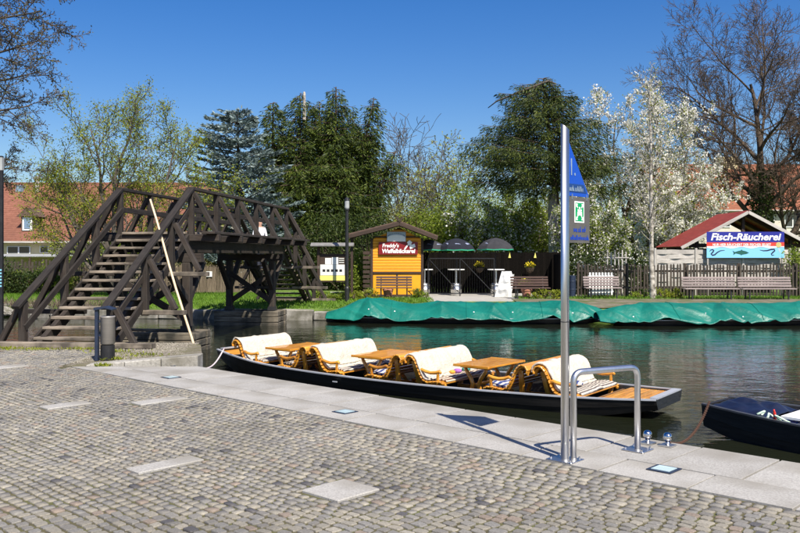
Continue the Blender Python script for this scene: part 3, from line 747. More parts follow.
# steel hand rail beside the post
ra, rb = Vector((pb.x + .075, pb.y + .03, 0)), gnd(637.5, 450)
hr = thing('steel_rail', (ra + rb) / 2, 'low bent steel tube railing between the sign post and the water', 'railing')
ZT = .705
bent_tube([(ra.x, ra.y, .005), (ra.x, ra.y, ZT), (rb.x, rb.y, ZT), (rb.x, rb.y, .005)], .0265, 16, .09, 7).build('tube', STEEL, hr, smooth=True)
MB().box((0, 0, .006), (.20, .20, .010)).build('base_plate', STEEL, hr, M=Matrix.Translation((rb.x, rb.y, 0)) @ QROT, bevel=.003)
for dx in (-.075, .075):
    for dy in (-.075, .075):
        MB().lathe([(.010, .011), (.010, .026), (.006, .030)], 6).build('bolt', CHROME, hr, M=Matrix.Translation((rb.x, rb.y, 0)) @ QROT @ Matrix.Translation((dx, dy, 0)))

# mooring balls
def mooring(px, py, label, plate=True):
    c = gnd(px, py); t = thing('mooring_ball', c, label, 'bollard', 'steel mooring balls on the quay edge')
    prof = [(.020, .012), (.020, .05)] + [(max(.001, .040 * math.sin(a)), .080 - .040 * math.cos(a)) for a in np.linspace(.45, 3.1, 11)]
    MB().lathe(prof, 18, c).build('ball', CHROME, t, smooth=True)
    MB().box((0, 0, .007), (.115, .115, .012)).build('base_plate', STEEL, t, M=Matrix.Translation(c) @ QROT)
    return c
mooring(647.5, 443.5, 'polished steel mooring ball on the quay next to the steel railing')
mb2 = mooring(667.5, 446, 'polished steel mooring ball holding the rusty chain')
mooring(174, 365.5, 'polished steel mooring ball on the quay beside the low kerb')

# ================================================================== BOATS
def hull(prefix_thing, L, hw, zg, zb, M, m=BOATBLK, n=33, flare=.86, th=.045, floor_m=FLOORW, gm=GUNW, planks=True):
    """flat-bottomed punt; hw, zg, zb: half-width, gunwale height and bottom height over t in 0..1; z = 0 is the waterline"""
    b = MB(); T = [i / (n - 1) for i in range(n)]
    for t in T:
        x = t * L; w = hw(t); g = zg(t); z0 = zb(t); wi = w - th; fz = min(z0 + .05, g - .03)
        mid = z0 + (g - z0) * .48; wm = w * (flare + (1 - flare) * .55)
        b.v += [(x, -w * flare, z0), (x, -wm, mid), (x, -wm - .006, mid + .004), (x, -w, g), (x, -wi, g), (x, -wi * (flare + .03), fz), (x, wi * (flare + .03), fz), (x, wi, g), (x, w, g), (x, wm + .006, mid + .004), (x, wm, mid), (x, w * flare, z0)]
    K = 12
    for i in range(n - 1):
        for k in range(K):
            a = i * K + k; c = i * K + (k + 1) % K
            b.f.append((a, a + K, c + K, c))
    b.f.append(tuple(range(K))); b.f.append(tuple((n - 1) * K + k for k in reversed(range(K))))
    b.build('hull', m, prefix_thing, M=M)
    for sg in (-1, 1):
        g = MB()
        g.grid(lambda u, v: (T[u] * L, sg * (hw(T[u]) + (.007, .007, -th - .004, -th - .004)[v]), zg(T[u]) + (-.008, .011, .011, -.004)[v]), n, 4)
        g.build('gunwale', gm, prefix_thing, M=M)
    for t, d in ((0, 1), (1, -1)):                   # transom boards closing both ends
        w, g, z0 = hw(t), zg(t), zb(t); x_ = t * L + d * .004
        MB().add([(x_, -w * flare + .01, z0 + .003), (x_, w * flare - .01, z0 + .003), (x_, w - .012, g - .004), (x_, -w + .012, g - .004)] + [(x_ + d * .05, -w * flare + .01, z0 + .003), (x_ + d * .05, w * flare - .01, z0 + .003), (x_ + d * .05, w - .012, g - .004), (x_ + d * .05, -w + .012, g - .004)], [(0, 1, 2, 3), (7, 6, 5, 4), (3, 2, 6, 7), (0, 3, 7, 4), (1, 5, 6, 2), (0, 4, 5, 1)]).build('transom', m, prefix_thing, M=M)
    # floor boards, laid lengthwise
    fw = min(hw(.2), hw(.8)) * .8; nb = 7
    for k in range(nb):
        y0 = -fw + 2 * fw * k / nb; y1 = y0 + 2 * fw / nb - .012
        i0 = int(n * .13); i1 = int(n * .87)
        f = MB(); f.grid(lambda u, v: (T[i0 + u] * L, (y0, y1)[v], zb(T[i0 + u]) + .062), i1 - i0, 2)
        f.build('floor_board', floor_m, prefix_thing, M=M)
def interp(xs_, ys_):
    xs_ = np.array(xs_); ys_ = np.array(ys_)
    def f(t):                                        # smooth monotone-ish interpolation
        i = int(min(len(xs_) - 2, max(0, np.searchsorted(xs_, t) - 1))); h = xs_[i + 1] - xs_[i]; u = (t - xs_[i]) / h
        d0 = (ys_[i + 1] - ys_[i - 1]) / (xs_[i + 1] - xs_[i - 1]) if i > 0 else (ys_[1] - ys_[0]) / h
        d1 = (ys_[i + 2] - ys_[i]) / (xs_[i + 2] - xs_[i]) if i + 2 < len(xs_) else (ys_[i + 1] - ys_[i]) / h
        return float((2 * u**3 - 3 * u**2 + 1) * ys_[i] + (u**3 - 2 * u**2 + u) * h * d0 + (-2 * u**3 + 3 * u**2) * ys_[i + 1] + (u**3 - u**2) * h * d1)
    return f
# --- the long excursion punt at the quay: x from bow to stern
bow, stern = qy(13.25, 9.42), qy(5.0, 10.50)
ax = (stern - bow); LB = ax.length; ang = math.atan2(ax.y, ax.x)
BM = Matrix.Translation((bow.x, bow.y, WATER)) @ Matrix.Rotation(ang, 4, 'Z')
punt = thing('excursion_punt', (bow + stern) / 2 + Vector((0, 0, WATER)), 'long black flat-bottomed punt with wooden benches and tables moored at the quay', 'boat')
p_hw = interp([0, .06, .15, .3, .5, .7, .85, .93, 1], [.40, .58, .76, .92, .98, .92, .78, .66, .52])
p_zg = interp([0, .08, .2, .5, .8, .92, 1], [.36, .31, .25, .215, .225, .24, .265])
p_zb = interp([0, .06, .14, .22, .5, .80, .88, 1], [.22, .06, -.06, -.08, -.08, -.08, -.04, .13])
hull(punt, LB, p_hw, p_zg, p_zb, BM)
# stern deck and bow deck boards
x = LB * .905; 
for k in range(6):
    x0 = LB * (.915) + k * .105; w = p_hw(x0 / LB) - .07
    beam('deck_board', (x0, -w, p_zg(x0 / LB) - .03), (x0, w, p_zg(x0 / LB) - .03), .098, .022, HONEY, punt, M=BM)
for k in range(5):
    x0 = .09 + k * .105; w = p_hw(x0 / LB) - .07
    beam('deck_board', (x0, -w, p_zg(x0 / LB) - .035), (x0, w, p_zg(x0 / LB) - .035), .098, .022, HONEY, punt, M=BM)
MB().box((LB - .05, 0, p_zg(1) + .012), (.10, .94, .02)).build('stern_edge', GUNW, punt, M=BM)
MB().box((.04, 0, p_zg(0) + .012), (.08, .62, .02)).build('bow_edge', GUNW, punt, M=BM)
MB().box((.62, 0, .23), (.05, .9, .12)).build('bow_bulkhead', mat('bulkhead_red', [(.16, .04, .02), (.24, .07, .03)], .6, (3, 20, 20), 5), punt, M=BM)
MB().box((LB * .90, 0, .14), (.04, 1.08, .12)).build('stern_bulkhead', FLOORW, punt, M=BM)
MB().box((LB * .405, -p_hw(.405) - .013, .125), (.09, .012, .018)).build('name_plate', GUNW, punt, M=BM)

FZ = -.015                                           # floor of the punt above the waterline
SEAT = [(-.20, .50), (-.21, .55), (-.18, .595), (-.135, .61), (-.085, .595), (-.04, .55), (-.005, .485), (.03, .41), (.06, .34), (.105, .275), (.18, .245), (.26, .255), (.34, .265), (.42, .262), (.48, .235)]
def seat_at(t):
    f = t * (len(SEAT) - 1); i = min(int(f), len(SEAT) - 2); u = f - i
    return Vector((SEAT[i][0] * (1 - u) + SEAT[i + 1][0] * u, 0, SEAT[i][1] * (1 - u) + SEAT[i + 1][1] * u)), math.atan2(SEAT[i + 1][1] - SEAT[i][1], SEAT[i + 1][0] - SEAT[i][0])
def make_bench(wid, label):
    t = thing('boat_bench', (0, 0, 0), label, 'bench', 'slatted benches in the long punt')
    n = 19
    for k in range(n):
        p, a = seat_at((k + .5) / n)
        M = Matrix.Translation(p) @ Matrix.Rotation(-a, 4, 'Y')
        link(bpy.data.objects.new('slat', beam_mesh(wid, .046, .022, HONEY, .006)), t, M @ Matrix.Rotation(R(90), 4, 'Z'))
    for sg in (-1, 1):
        y = sg * (wid / 2 - .07); yl = sg * (wid / 2 - .24)
        pts = [seat_at(k / 24)[0] for k in range(25)]
        o = MB().tube([(p.x + .012, y, p.z - .028) for p in pts], .022, 6).build('side_rail', HONEY, t)
        beam('back_leg', (-.03, yl, 0), (-.09, y, .54), .07, .045, HONEY, t, up=(0, 1, 0), bev=.006)
        beam('front_leg', (.40, yl, 0), (.40, y, .25), .06, .045, HONEY, t, up=(0, 1, 0), bev=.006)
        beam('foot_rail', (-.05, yl - sg * .048, .03), (.46, yl - sg * .048, .03), .04, .06, HONEY, t, bev=.006)
        arm = MB(); ap = [(.02, .40), (.08, .425), (.15, .40), (.24, .385), (.33, .395), (.40, .415), (.425, .39)]
        arm.tube([(a, y + sg * .035, b) for a, b in ap], [.020, .024, .026, .026, .026, .026, .016], 8)
        arm.build('armrest', HONEY, t, smooth=True)
        beam('arm_post', (.36, y + sg * .035, .22), (.37, y + sg * .035, .39), .035, .035, HONEY, t, up=(0, 1, 0), bev=.005)
    return t
def fleece_mesh(wid, t0, t1, seed, off=.018, thick=.02, amp=.010, wav=0.0):
    nu, nv = 40, 30; top = []; 
    def P(u, v, o_):
        t = t0 + (t1 - t0) * u / (nu - 1); y = -wid / 2 + wid * v / (nv - 1)
        p, a = seat_at(min(.999, t)); nrm = Vector((-math.sin(a), 0, math.cos(a)))
        e = mnoise.noise(Vector((t * 7 + seed, y * 3.2, seed))) * amp + mnoise.noise(Vector((t * 2 + seed, y * 9, 3))) * amp * wav
        y2 = y + .02 * mnoise.noise(Vector((t * 6, seed, y)))
        return p + nrm * (off + max(-.004, e) + o_) + Vector((0, y2, 0))
    b = MB(); b.grid(lambda u, v: P(u, v, 0), nu, nv); k = len(b.v); b.grid(lambda u, v: P(u, v, thick), nu, nv)
    b.f[:(nu - 1) * (nv - 1)] = [tuple(reversed(f)) for f in b.f[:(nu - 1) * (nv - 1)]]
    for u in range(nu - 1):
        for v in (0, nv - 1):
            a_, c_ = u * nv + v, (u + 1) * nv + v; b.f.append((a_, c_, c_ + k, a_ + k))
    for v in range(nv - 1):
        for u in (0, nu - 1):
            a_, c_ = u * nv + v, u * nv + v + 1; b.f.append((a_, c_, c_ + k, a_ + k))
    return b
def make_table(label):
    t = thing('boat_table', (0, 0, 0), label, 'table', 'wooden tables in the long punt')
    for k in range(5): beam('top_board', (-.24 + .12 * k, -.50, .50), (-.24 + .12 * k, .50, .50), .119, .03, HONEY, t, bev=.004)
    for sg in (-1, 1):
        beam('edge_strip', (-.31, sg * .515, .50), (.31, sg * .515, .50), .028, .036, HONEY, t, bev=.005)
        y = sg * .38
        for sx in (-1, 1):
            MB().tube([(sx * .20, y, .485), (sx * .17, y, .42), (sx * .09, y, .31), (sx * .05, y, .22), (sx * .08, y, .12), (sx * .20, y, .012)], [.026, .028, .03, .032, .034, .03], 7).build('leg', HONEY, t, smooth=True)
        beam('foot', (-.27, y, .015), (.27, y, .015), .07, .05, HONEY, t, bev=.006)
        beam('cleat', (-.26, y, .47), (.26, y, .47), .06, .03, HONEY, t, bev=.004)
    beam('stretcher', (0, -.38, .22), (0, .38, .22), .05, .03, HONEY, t, bev=.004)
    return t
def place(root, u, rot=0.0, y=0.0, dz=0.0):
    root.matrix_basis = BM @ Matrix.Translation((u, y, FZ + dz)) @ Matrix.Rotation(rot, 4, 'Z'); WM[root.name] = root.matrix_basis.copy()
BEN = [(.90, 0, 1.32, 'wooden slatted bench nearest the pointed bow of the long punt'),
       (2.34, math.pi, 1.5, 'wooden bench facing the bow beside the first boat table'),
       (2.84, 0, 1.55, 'wooden bench facing the stern behind the first boat table'),
       (4.28, math.pi, 1.55, 'wooden bench facing the bow beside the middle boat table'),
       (4.78, 0, 1.55, 'wooden bench facing the stern behind the middle boat table'),
       (6.38, math.pi, 1.45, 'wooden bench facing the bow beside the rearmost boat table'),
       (6.88, 0, 1.40, 'wooden slatted bench nearest the stern of the long punt')]
for i, (u, rot, wid, lab) in enumerate(BEN):
    place(make_bench(wid, lab), u, rot)
for u, lab in ((1.70, 'small wooden table nearest the bow of the long punt'), (3.63, 'small wooden table in the middle of the long punt'), (5.60, 'small wooden table nearest the stern of the long punt')):
    place(make_table(lab), u, random.uniform(-.05, .05))
for i, (bi, lab) in enumerate(((0, 'cream fleece over the bench nearest the bow'), (2, 'cream fleece over the bench behind the first boat table'), (4, 'cream fleece over the bench behind the middle boat table'), (6, 'cream fleece over the bench nearest the stern'))):
    u, rot, wid, _ = BEN[bi]
    o = fleece_mesh(wid - (.06, .10, .04, .12)[i], (.06, .02, .10, .04)[i], (.80, .84, .76, .68)[i], i * 3.3, .022, .024, .026, 1.1).build('fleece', FLEECE, smooth=True)
    place(o, u, rot); tag(o, lab, 'fleece', 'cream fleeces on the boat benches')
for i, (bi, m, lab, t0, t1) in enumerate(((0, BLANKET, 'folded pale striped blanket on the seat nearest the bow', .76, .99), (2, BLANKET, 'black and white striped blanket on the seat behind the first table', .80, .99),
        (4, BLANKETR, 'brown and cream striped blanket on the seat behind the middle table', .76, .99), (3, BLANKETB, 'blue and white blanket on the bow-facing seat at the middle table', .72, .98),
        (5, BLANKETB, 'blue and white blanket on the bow-facing seat at the rearmost table', .70, .98), (6, BLANKET, 'black and white striped blanket on the seat nearest the stern', .66, .99), (1, BLANKET, 'striped blanket on the bow-facing seat at the first table', .72, .98))):
    u, rot, wid, _ = BEN[bi]
    o = fleece_mesh(wid - .2, t0, t1, 40 + i * 5.1, .014, .028, .022, 1.0).build('blanket', m, smooth=True)
    place(o, u, rot); tag(o, lab, 'blanket', 'striped blankets on the boat seats')
# a few small things on the seats: bright bunch of cushions and cloths
def cushion(u, y, m, lab, dz=.30, s=(.16, .12, .07)):
    b = MB().lathe([(.001, -.5), (.30, -.46), (.46, -.22), (.5, 0), (.46, .22), (.30, .46), (.001, .5)], 14)
    o = b.build('cushion', m, smooth=True)
    for v in o.data.vertices:
        v.co.x *= s[0] * 2; v.co.y *= s[1] * 2; v.co.z *= s[2] * 1.4
    place(o, u, random.uniform(-.4, .4), y, dz); tag(o, lab, 'cushion')
cushion(4.99, .06, mat('violet_cloth', [(.25, .08, .32), (.36, .14, .42)], .9, (20, 20, 20), 4), 'small violet cushion on the seat behind the middle table', .325, (.07, .06, .05))
cushion(5.00, .30, mat('teal_cloth', [(.01, .10, .09), (.03, .2, .17)], .9, (20, 20, 20), 4), 'small dark green cushion on the seat behind the middle table', .325, (.07, .08, .05))
cushion(4.97, -.06, mat('orange_cloth', [(.6, .25, .02), (.7, .35, .05)], .9, (20, 20, 20), 4), 'small orange cushion on the seat behind the middle table', .32, (.05, .05, .04))
cushion(7.02, -.1, BLANKETB, 'dark blue cushion on the seat nearest the stern', .33, (.12, .15, .05))
# yellow coils hanging at the table feet
for u, y, lab in ((1.52, -.36, 'yellow rope coil at the foot of the first boat table'), (3.42, -.40, 'yellow rope coil at the foot of the middle boat table'), (5.38, -.40, 'yellow rope coil at the foot of the rearmost boat table')):
    b = MB()
    pts = [(.07 * math.cos(a) * (1 + .1 * math.sin(3.3 * a)), .06 * math.sin(a), .02 + .017 * a / 6.28 + .008 * math.sin(2.2 * a)) for a in np.linspace(0, 31, 90)]
    b.tube(pts, .011, 6); o = b.build('rope_coil', mat('yellow_rope%d' % int(u), [(.6, .36, .03), (.75, .5, .06)], .8, (60, 60, 60), 3), smooth=True)
    place(o, u, 0, y, .0); tag(o, lab, 'rope', 'yellow rope coils in the punt')
# bow rope
pbow = BM @ Vector((.10, -.30, p_zg(.01) + .03)); pq = gnd(199.5, 366); pq = Vector((pq.x - .02, pq.y + .05, .02))
pts = []
mb3 = gnd(174, 365.5) + Vector((0, 0, .05))
for k in range(15):
    t = k / 14; p = pbow.lerp(Vector((-3.06, 12.60, -.02)), t); p.z -= .16 * math.sin(math.pi * t); pts.append(p)
tag(MB().tube(pts, .014, 6).build('mooring_rope', ROPE, smooth=True), 'pinkish white mooring rope from the punt bow to the quay', 'rope')

# --- the second black boat at the right
pA, pB = qy(4.16, 9.98), qy(-3.6, 9.62)
ax = pB - pA; L2 = ax.length
M2 = Matrix.Translation((pA.x, pA.y, WATER)) @ Matrix.Rotation(math.atan2(ax.y, ax.x), 4, 'Z')
b2 = thing('moored_boat', pA + Vector((0, 0, WATER)), 'black wooden boat with a navy tarpaulin over its bow, cut by the right frame edge', 'boat')
h2 = interp([0, .05, .15, .3, .6, .85, 1], [.38, .46, .60, .74, .82, .72, .5]); g2 = interp([0, .1, .3, .7, 1], [.36, .32, .28, .27, .32]); zb2 = interp([0, .05, .12, .5, .9, 1], [.10, .0, -.08, -.08, -.06, .15])
hull(b2, L2, h2, g2, zb2, M2, gm=mat('dark_gunwale', [(.03, .032, .036), (.07, .072, .078)], .4, (4, 20, 20), 5))
def tarp_heap(u, v):
    x = .08 + .72 * u / 39; y = (-1 + 2 * v / 25)
    w = h2(x / L2) - .06; e = max(0, 1 - abs(y) ** 3.0) * min(1, x / .25) * min(1, (.84 - x) / .16)
    z = g2(x / L2) - .03 + (.085 * e + .045 * mnoise.noise(Vector((x * 6.1, y * 3.2, 2))) * (e ** .5) + .012 * math.sin(x * 19 + y * 6) * e)
    return (x, y * w, z)
o = MB().grid(tarp_heap, 40, 26).build('bow_tarpaulin', NAVY, smooth=True, M=M2); tag(o, 'crumpled navy tarpaulin heaped over the bow of the right-hand boat', 'tarpaulin')
o.modifiers.new('thick', 'SOLIDIFY').thickness = .02
for i, (x, y, sx, sy, h, m, lab) in enumerate(((.98, -.27, .16, .30, .27, BLUEBOX, 'blue plastic crate in the right-hand boat'), (1.17, -.27, .16, .32, .27, WHITEP, 'white box beside the blue crate in the right-hand boat'))):
    b = MB().box((0, 0, h / 2), (sx, sy, h)); b.box((0, 0, h + .018), (sx + .03, sy + .03, .03))
    o = b.build('storage_box', m, M=M2 @ Matrix.Translation((x, y, -.015)), bevel=.012); tag(o, lab, 'box')
o = MB().add([(.92, -.40, .325), (3.2, -.62, .325), (3.2, .55, .345), (.98, .40, .345), (.92, -.40, .35), (3.2, -.62, .35), (3.2, .55, .37), (.98, .40, .37)], [(3, 2, 1, 0), (4, 5, 6, 7), (0, 1, 5, 4), (1, 2, 6, 5), (2, 3, 7, 6), (3, 0, 4, 7)]).build('hatch_board', WHITEP, M=M2)
tag(o, 'white board laid across the right-hand boat at the frame edge', 'board')
pts = [(.66 + .34 * t + .03 * math.sin(t * 21), -.40 + .07 * math.sin(t * 13) - .06 * t, .30 + .035 * math.sin(t * 17) + .03) for t in np.linspace(0, 1, 60)]
tag(MB().tube(pts, .013, 6).build('rope', ROPEG, smooth=True, M=M2), 'tangled pale green rope on the right-hand boat behind the tarpaulin', 'rope')
tag(MB().lathe([(.014, 0), (.016, .04), (.016, .09), (.010, .105), (.010, .125)], 10).build('bottle', REDPL, smooth=True, M=M2 @ Matrix.Translation((.87, -.42, .30)) @ Matrix.Rotation(.3, 4, 'X')), 'small red bottle standing in the rope of the right-hand boat', 'bottle')
# rusty chain: separate links
pc0 = mb2 + Vector((0, 0, .035)); pc1 = M2 @ Vector((.06, -.30, g2(.005) + .03))
ch = thing('mooring_chain', mb2, 'sagging rusty chain from the steel ball to the right-hand boat', 'chain')
lk = MB(); 
lk.tube([(.026 * math.cos(a), .012 * math.sin(a), 0) for a in np.linspace(0, 6.2832, 13)], .0045, 5, caps=False); lkm = lk.mesh('link', True); lkm.materials.append(RUST)
def chainp(t):
    p = pc0.lerp(pc1, t); p.z -= .17 * 4 * t * (1 - t); return p
nl = int((pc1 - pc0).length * 1.12 / .042)
for k in range(nl):
    a, b = chainp(k / nl), chainp((k + 1) / nl)
    link(bpy.data.objects.new('link', lkm), ch, frame(a, b) @ Matrix.Rotation(R(90) * (k % 2) + .4, 4, 'X'))

# --- two boats under green tarpaulins along the far bank
def covered(name_label, tarp_label, pA, pB, peaks, wid, seed, drop):
    ax = pB - pA; L = ax.length; M = Matrix.Translation((pA.x, pA.y, WATER)) @ Matrix.Rotation(math.atan2(ax.y, ax.x), 4, 'Z')
    t_ = thing('covered_boat', (pA + pB) / 2 + Vector((0, 0, WATER)), name_label, 'boat', 'boats under green covers along the far bank')
    hwf = interp([0, .05, .15, .5, .85, .95, 1], [.25, .45, .68, .82, .68, .45, .25]); hull(t_, L, lambda t: hwf(t) * wid / .82, lambda t: .17, interp([0, .08, .15, .85, .92, 1], [.1, 0, -.08, -.08, 0, .1]), M)
    ridge = interp([p[0] for p in peaks], [p[1] for p in peaks])
    pk = [p[0] for p in peaks if p[2]]
    NU, NV = 320, 56
    def P(u, v):
        t = u / (NU - 1); y = -1 + 2 * v / (NV - 1); a = abs(y)
        w = (hwf(t) / .82 * wid) + .17
        rz = ridge(t); edge = .13 + .05 * mnoise.noise(Vector((t * 9, seed, math.copysign(1, y)))) - drop * (a > .9) * .0
        prof = 1 - a ** 1.75 if a < 1 else 0
        z = edge + (rz - edge) * prof
        near = min(abs(t - k) for k in pk) * L
        fan = math.exp(-(near / 1.0) ** 2)
        # folds running from the ridge supports down to the edge, and sagging bellies between them
        d = t * L; sgn_ = 1 if y >= 0 else -1
        tri = lambda q: abs((q / 3.14159) % 2 - 1) * 2 - 1
        fold = 0.0                                   # creases fanning from each ridge support down to the edge
        for i_, k_ in enumerate(pk):
            dd = d - k_ * L
            if abs(dd) > 2.4: continue
            th = math.atan2(dd, .12 + a * .75); wgt = math.exp(-(dd / 1.15) ** 2)
            fold += .085 * wgt * min(1, a * 2.2) * tri(th * (4.3 + .8 * math.sin(i_ * 2.1 + seed)) + i_ * 1.3 + sgn_)
        # swags hanging between the supports
        sw = tri(d * 2.2 + 3.2 * a + sgn_ * .7 + 1.3 * mnoise.noise(Vector((d * .5, seed, 1)))); fold += .055 * sw * a * (1 - fan * .6)
        fold += .03 * mnoise.noise(Vector((d * .9, y * 1.4, seed))) * (1 - .4 * a)
        cre = abs(mnoise.noise(Vector((d * 1.3 + y * 1.6, y * 1.2 + seed, 7)))); fold += .08 * (1 - min(1, cre * 4)) * (.2 + .8 * a)
        endt = min(1, t * L / .5, (1 - t) * L / .5)
        return (t * L, y * w * (1 + .05 * mnoise.noise(Vector((d * 1.7, seed, 5)))), z + fold * endt)
    o = MB().grid(P, NU, NV).build('green_cover', TARP, smooth=True, M=M); o.modifiers.new('thick', 'SOLIDIFY').thickness = .012
    for k_ in range(5):                               # pale eyelets in the near side
        u_, v_ = int(NU * (.11 + .19 * k_ + .05 * math.sin(k_ * 2.7 + seed))), 6 + (k_ * 3) % 5
        p_ = Vector(P(u_, v_)); q_ = Vector(P(u_ + 1, v_)) - p_; r_ = Vector(P(u_, v_ + 1)) - p_; nn = q_.cross(r_).normalized(); nn = nn if nn.y < 0 or nn.z > 0 else -nn
        MB().tube([p_ - nn * .01, p_ + nn * .018], .020, 10).build('eyelet', WHITEP, o, M=M)
    for k_ in (.24, .5, .76):                         # welded seams across the sheet
        u_ = int(NU * k_); MB().tube([Vector(P(u_, v_)) + Vector((0, 0, .006)) for v_ in range(1, NV - 1)], .011, 5).build('seam', TARP, o, M=M)
    tag(o, tarp_label, 'tarpaulin', 'green covers over the moored boats')
    return t_, M, L
covered('dark moored boat under the left green cover below the yellow kiosk', 'left green tarpaulin sagging between humps below the yellow kiosk',
        Vector((-2.35, 27.0, 0)), Vector((6.55, 26.4, 0)), [(0, .30, 0), (.06, .46, 0), (.15, .74, 1), (.30, .60, 0), (.42, .64, 1), (.52, .60, 0), (.62, .62, 1), (.72, .64, 0), (.86, .68, 1), (.95, .52, 0), (1, .34, 0)], .88, 1.7, .1)
covered('dark moored boat under the right green cover below the smokehouse banner', 'right green tarpaulin running to the frame edge below the smokehouse banner',
        Vector((6.0, 25.7, 0)), Vector((15.6, 26.4, 0)), [(0, .38, 0), (.05, .50, 0), (.16, .66, 1), (.28, .62, 0), (.40, .66, 1), (.52, .61, 0), (.66, .67, 1), (.78, .63, 0), (.9, .68, 1), (1, .4, 0)], .88, 6.1, .1)

# ================================================================== FAR BANK THINGS
def zf(x, y): return bank_z(x, y)
# terrace paving
tp = MB().prism([(at(428, 300, 30.6).x, 30.6), (at(512, 300, 30.6).x, 30.6), (4.6, 32.2), (7.5, 33.0), (7.5, 38.5), (-3.2, 38.5), (-3.2, 34.0), (.9, 33.4)], -.05, .012)
tag(tp.build('terrace_paving', CONC), 'pale concrete terrace beside the yellow kiosk', 'paving', kind='structure')

# trodden path along the right part of the far bank
pth = MB(); nn_ = 40
pth.grid(lambda u, v: (4.2 + 14 * u / (nn_ - 1), (28.1, 29.2, 30.4, 31.7)[v] + .25 * mnoise.noise(Vector((u * .35, v, 2))), bank_z(6, (28.1, 29.2, 30.4, 31.7)[v]) + .03 + .006 * mnoise.noise(Vector((u * .8, v * 2, 5)))), nn_, 4)
tag(pth.build('bank_path', mat('trodden_earth', [(.07, .06, .035), (.15, .125, .085), (.22, .19, .14)], .95, (3, 3, 3), 8, .6, dirt=(.075, .095, .02), dscale=1.3)), 'trodden earth path along the right part of the far bank', 'path', kind='structure')
# ---- yellow kiosk
KY = 33.7; k0, k1 = at(371, 0, KY).x, at(423, 0, KY).x; kc = at(399.5, 0, KY).x
zK = lambda py: EYE - (py - HOR) / FPX * KY
kio = thing('kiosk', (kc, KY + 1.2, 0), 'small yellow timber kiosk with a brown gable roof and dark red sign', 'kiosk')
ze, zr_, zb_ = zK(236.5), zK(223), zK(297)
MB().prism([(k0 + .06, .0), (k1 - .06, .0), (k1 - .06, zK(239)), (kc, zK(227.5)), (k0 + .06, zK(239))], 0, -2.2, Matrix.Translation((0, KY + .06, 0)) @ FACE).build('wall', mat('kiosk_brown', [(.10, .055, .02), (.17, .10, .035)], .8, (2, 20, 20), 5), kio)
# weatherboards on the upper front, one by one
zt0, zt1 = zK(272), zK(229.5); nb = 15; bh = (zt1 - zt0) / nb
for k in range(nb):
    z = zt0 + bh * (k + .5)
    xa, xb = k0 + .08, k1 - .08
    roofz = zK(239)
    if z + bh / 2 > roofz:
        f = max(0, (z - bh / 2 - roofz) / (zK(227.5) - roofz)); xa = xa + (kc - xa) * f; xb = xb + (kc - xb) * f
    prof = MB().prism([(-.045, -bh / 2), (-.012, -bh / 2), (0, -bh / 2 + .012), (0, bh / 2 - .03), (-.02, bh / 2 - .004), (-.045, bh / 2 - .004)], xa, xb)
    prof.v = [(z_, KY - .045 - a - .01, b + z) for a, b, z_ in prof.v]
    cl = []
    for (a_, b_, c_) in prof.v:                       # cut the board ends to the slope of the gable
        if c_ > roofz:
            f = (c_ - roofz) / (zK(227.5) - roofz); lo, hi = k0 + .08 + (kc - k0 - .08) * f, k1 - .08 + (kc - k1 + .08) * f
            a_ = min(max(a_, lo), hi)
        cl.append((a_, b_, c_))
    prof.v = cl; prof.build('weatherboard', YELLOWP, kio)
for (a, b) in ((k0 + .08, (k0 + k1) / 2 - .03), ((k0 + k1) / 2 + .03, k1 - .08)):
    MB().box(((a + b) / 2, KY - .02, (zK(294.5) + zK(274)) / 2), (b - a, .05, zK(274) - zK(294.5))).build('shutter', YELLOWD, kio, bevel=.006)
for x in (k0 + .03, k1 - .03): beam('corner_post', (x, KY - .03, 0), (x, KY - .03, zK(238.5)), .10, .10, BROWNT, kio, up=(0, 1, 0))
beam('rail', (k0 + .08, KY - .05, zK(273)), (k1 - .08, KY - .05, zK(273)), .07, .07, BROWNT, kio)
beam('rail', (k0 + .08, KY - .04, zK(295.6)), (k1 - .08, KY - .04, zK(295.6)), .07, .09, BROWNT, kio)
beam('rail', (k0 + .08, KY - .07, zK(237)), (k1 - .08, KY - .07, zK(237)), .05, .06, BROWNT, kio)
beam('mullion', ((k0 + k1) / 2, KY - .04, zK(294)), ((k0 + k1) / 2, KY - .04, zK(274)), .05, .06, BROWNT, kio, up=(0, 1, 0))
xl, xr = at(348, 0, KY).x, at(437, 0, KY).x
for side, xe, zz in ((-1, xl, zK(236)), (1, xr, zK(237.5))):
    p0 = Vector((kc - side * .0, 0, zr_)); p1 = Vector((xe, 0, zz))
    n_ = Vector((-(p1 - p0).z, 0, (p1 - p0).x)).normalized() * side; n_ = n_ if n_.z > 0 else -n_
    b = MB(); y0, y1 = KY - .55, KY + 2.6
    q = [p0, p1, p1 + n_ * .07, p0 + n_ * .07]
    b.add([(p.x, y0, p.z) for p in q] + [(p.x, y1, p.z) for p in q], [(0, 1, 2, 3), (7, 6, 5, 4), (0, 4, 5, 1), (1, 5, 6, 2), (2, 6, 7, 3), (3, 7, 4, 0)])
    b.build('roof_slope', SHING, kio)
    beam('barge_board', (p0.x, y0 - .02, p0.z - .05), (p1.x, y0 - .02, p1.z - .05), .04, .15, BROWNT, kio)
    for yy in (KY - .3, KY + 1.0):
        beam('rafter', (p0.x, yy, p0.z - .05), (p1.x, yy, p1.z - .05), .08, .09, BROWNT, kio)
for s_ in (-1, 1):
    beam('finial', (kc - s_ * .02, KY - .58, zr_ - .02), (kc + s_ * .13, KY - .58, zr_ + .22), .03, .06, BROWNT, kio)
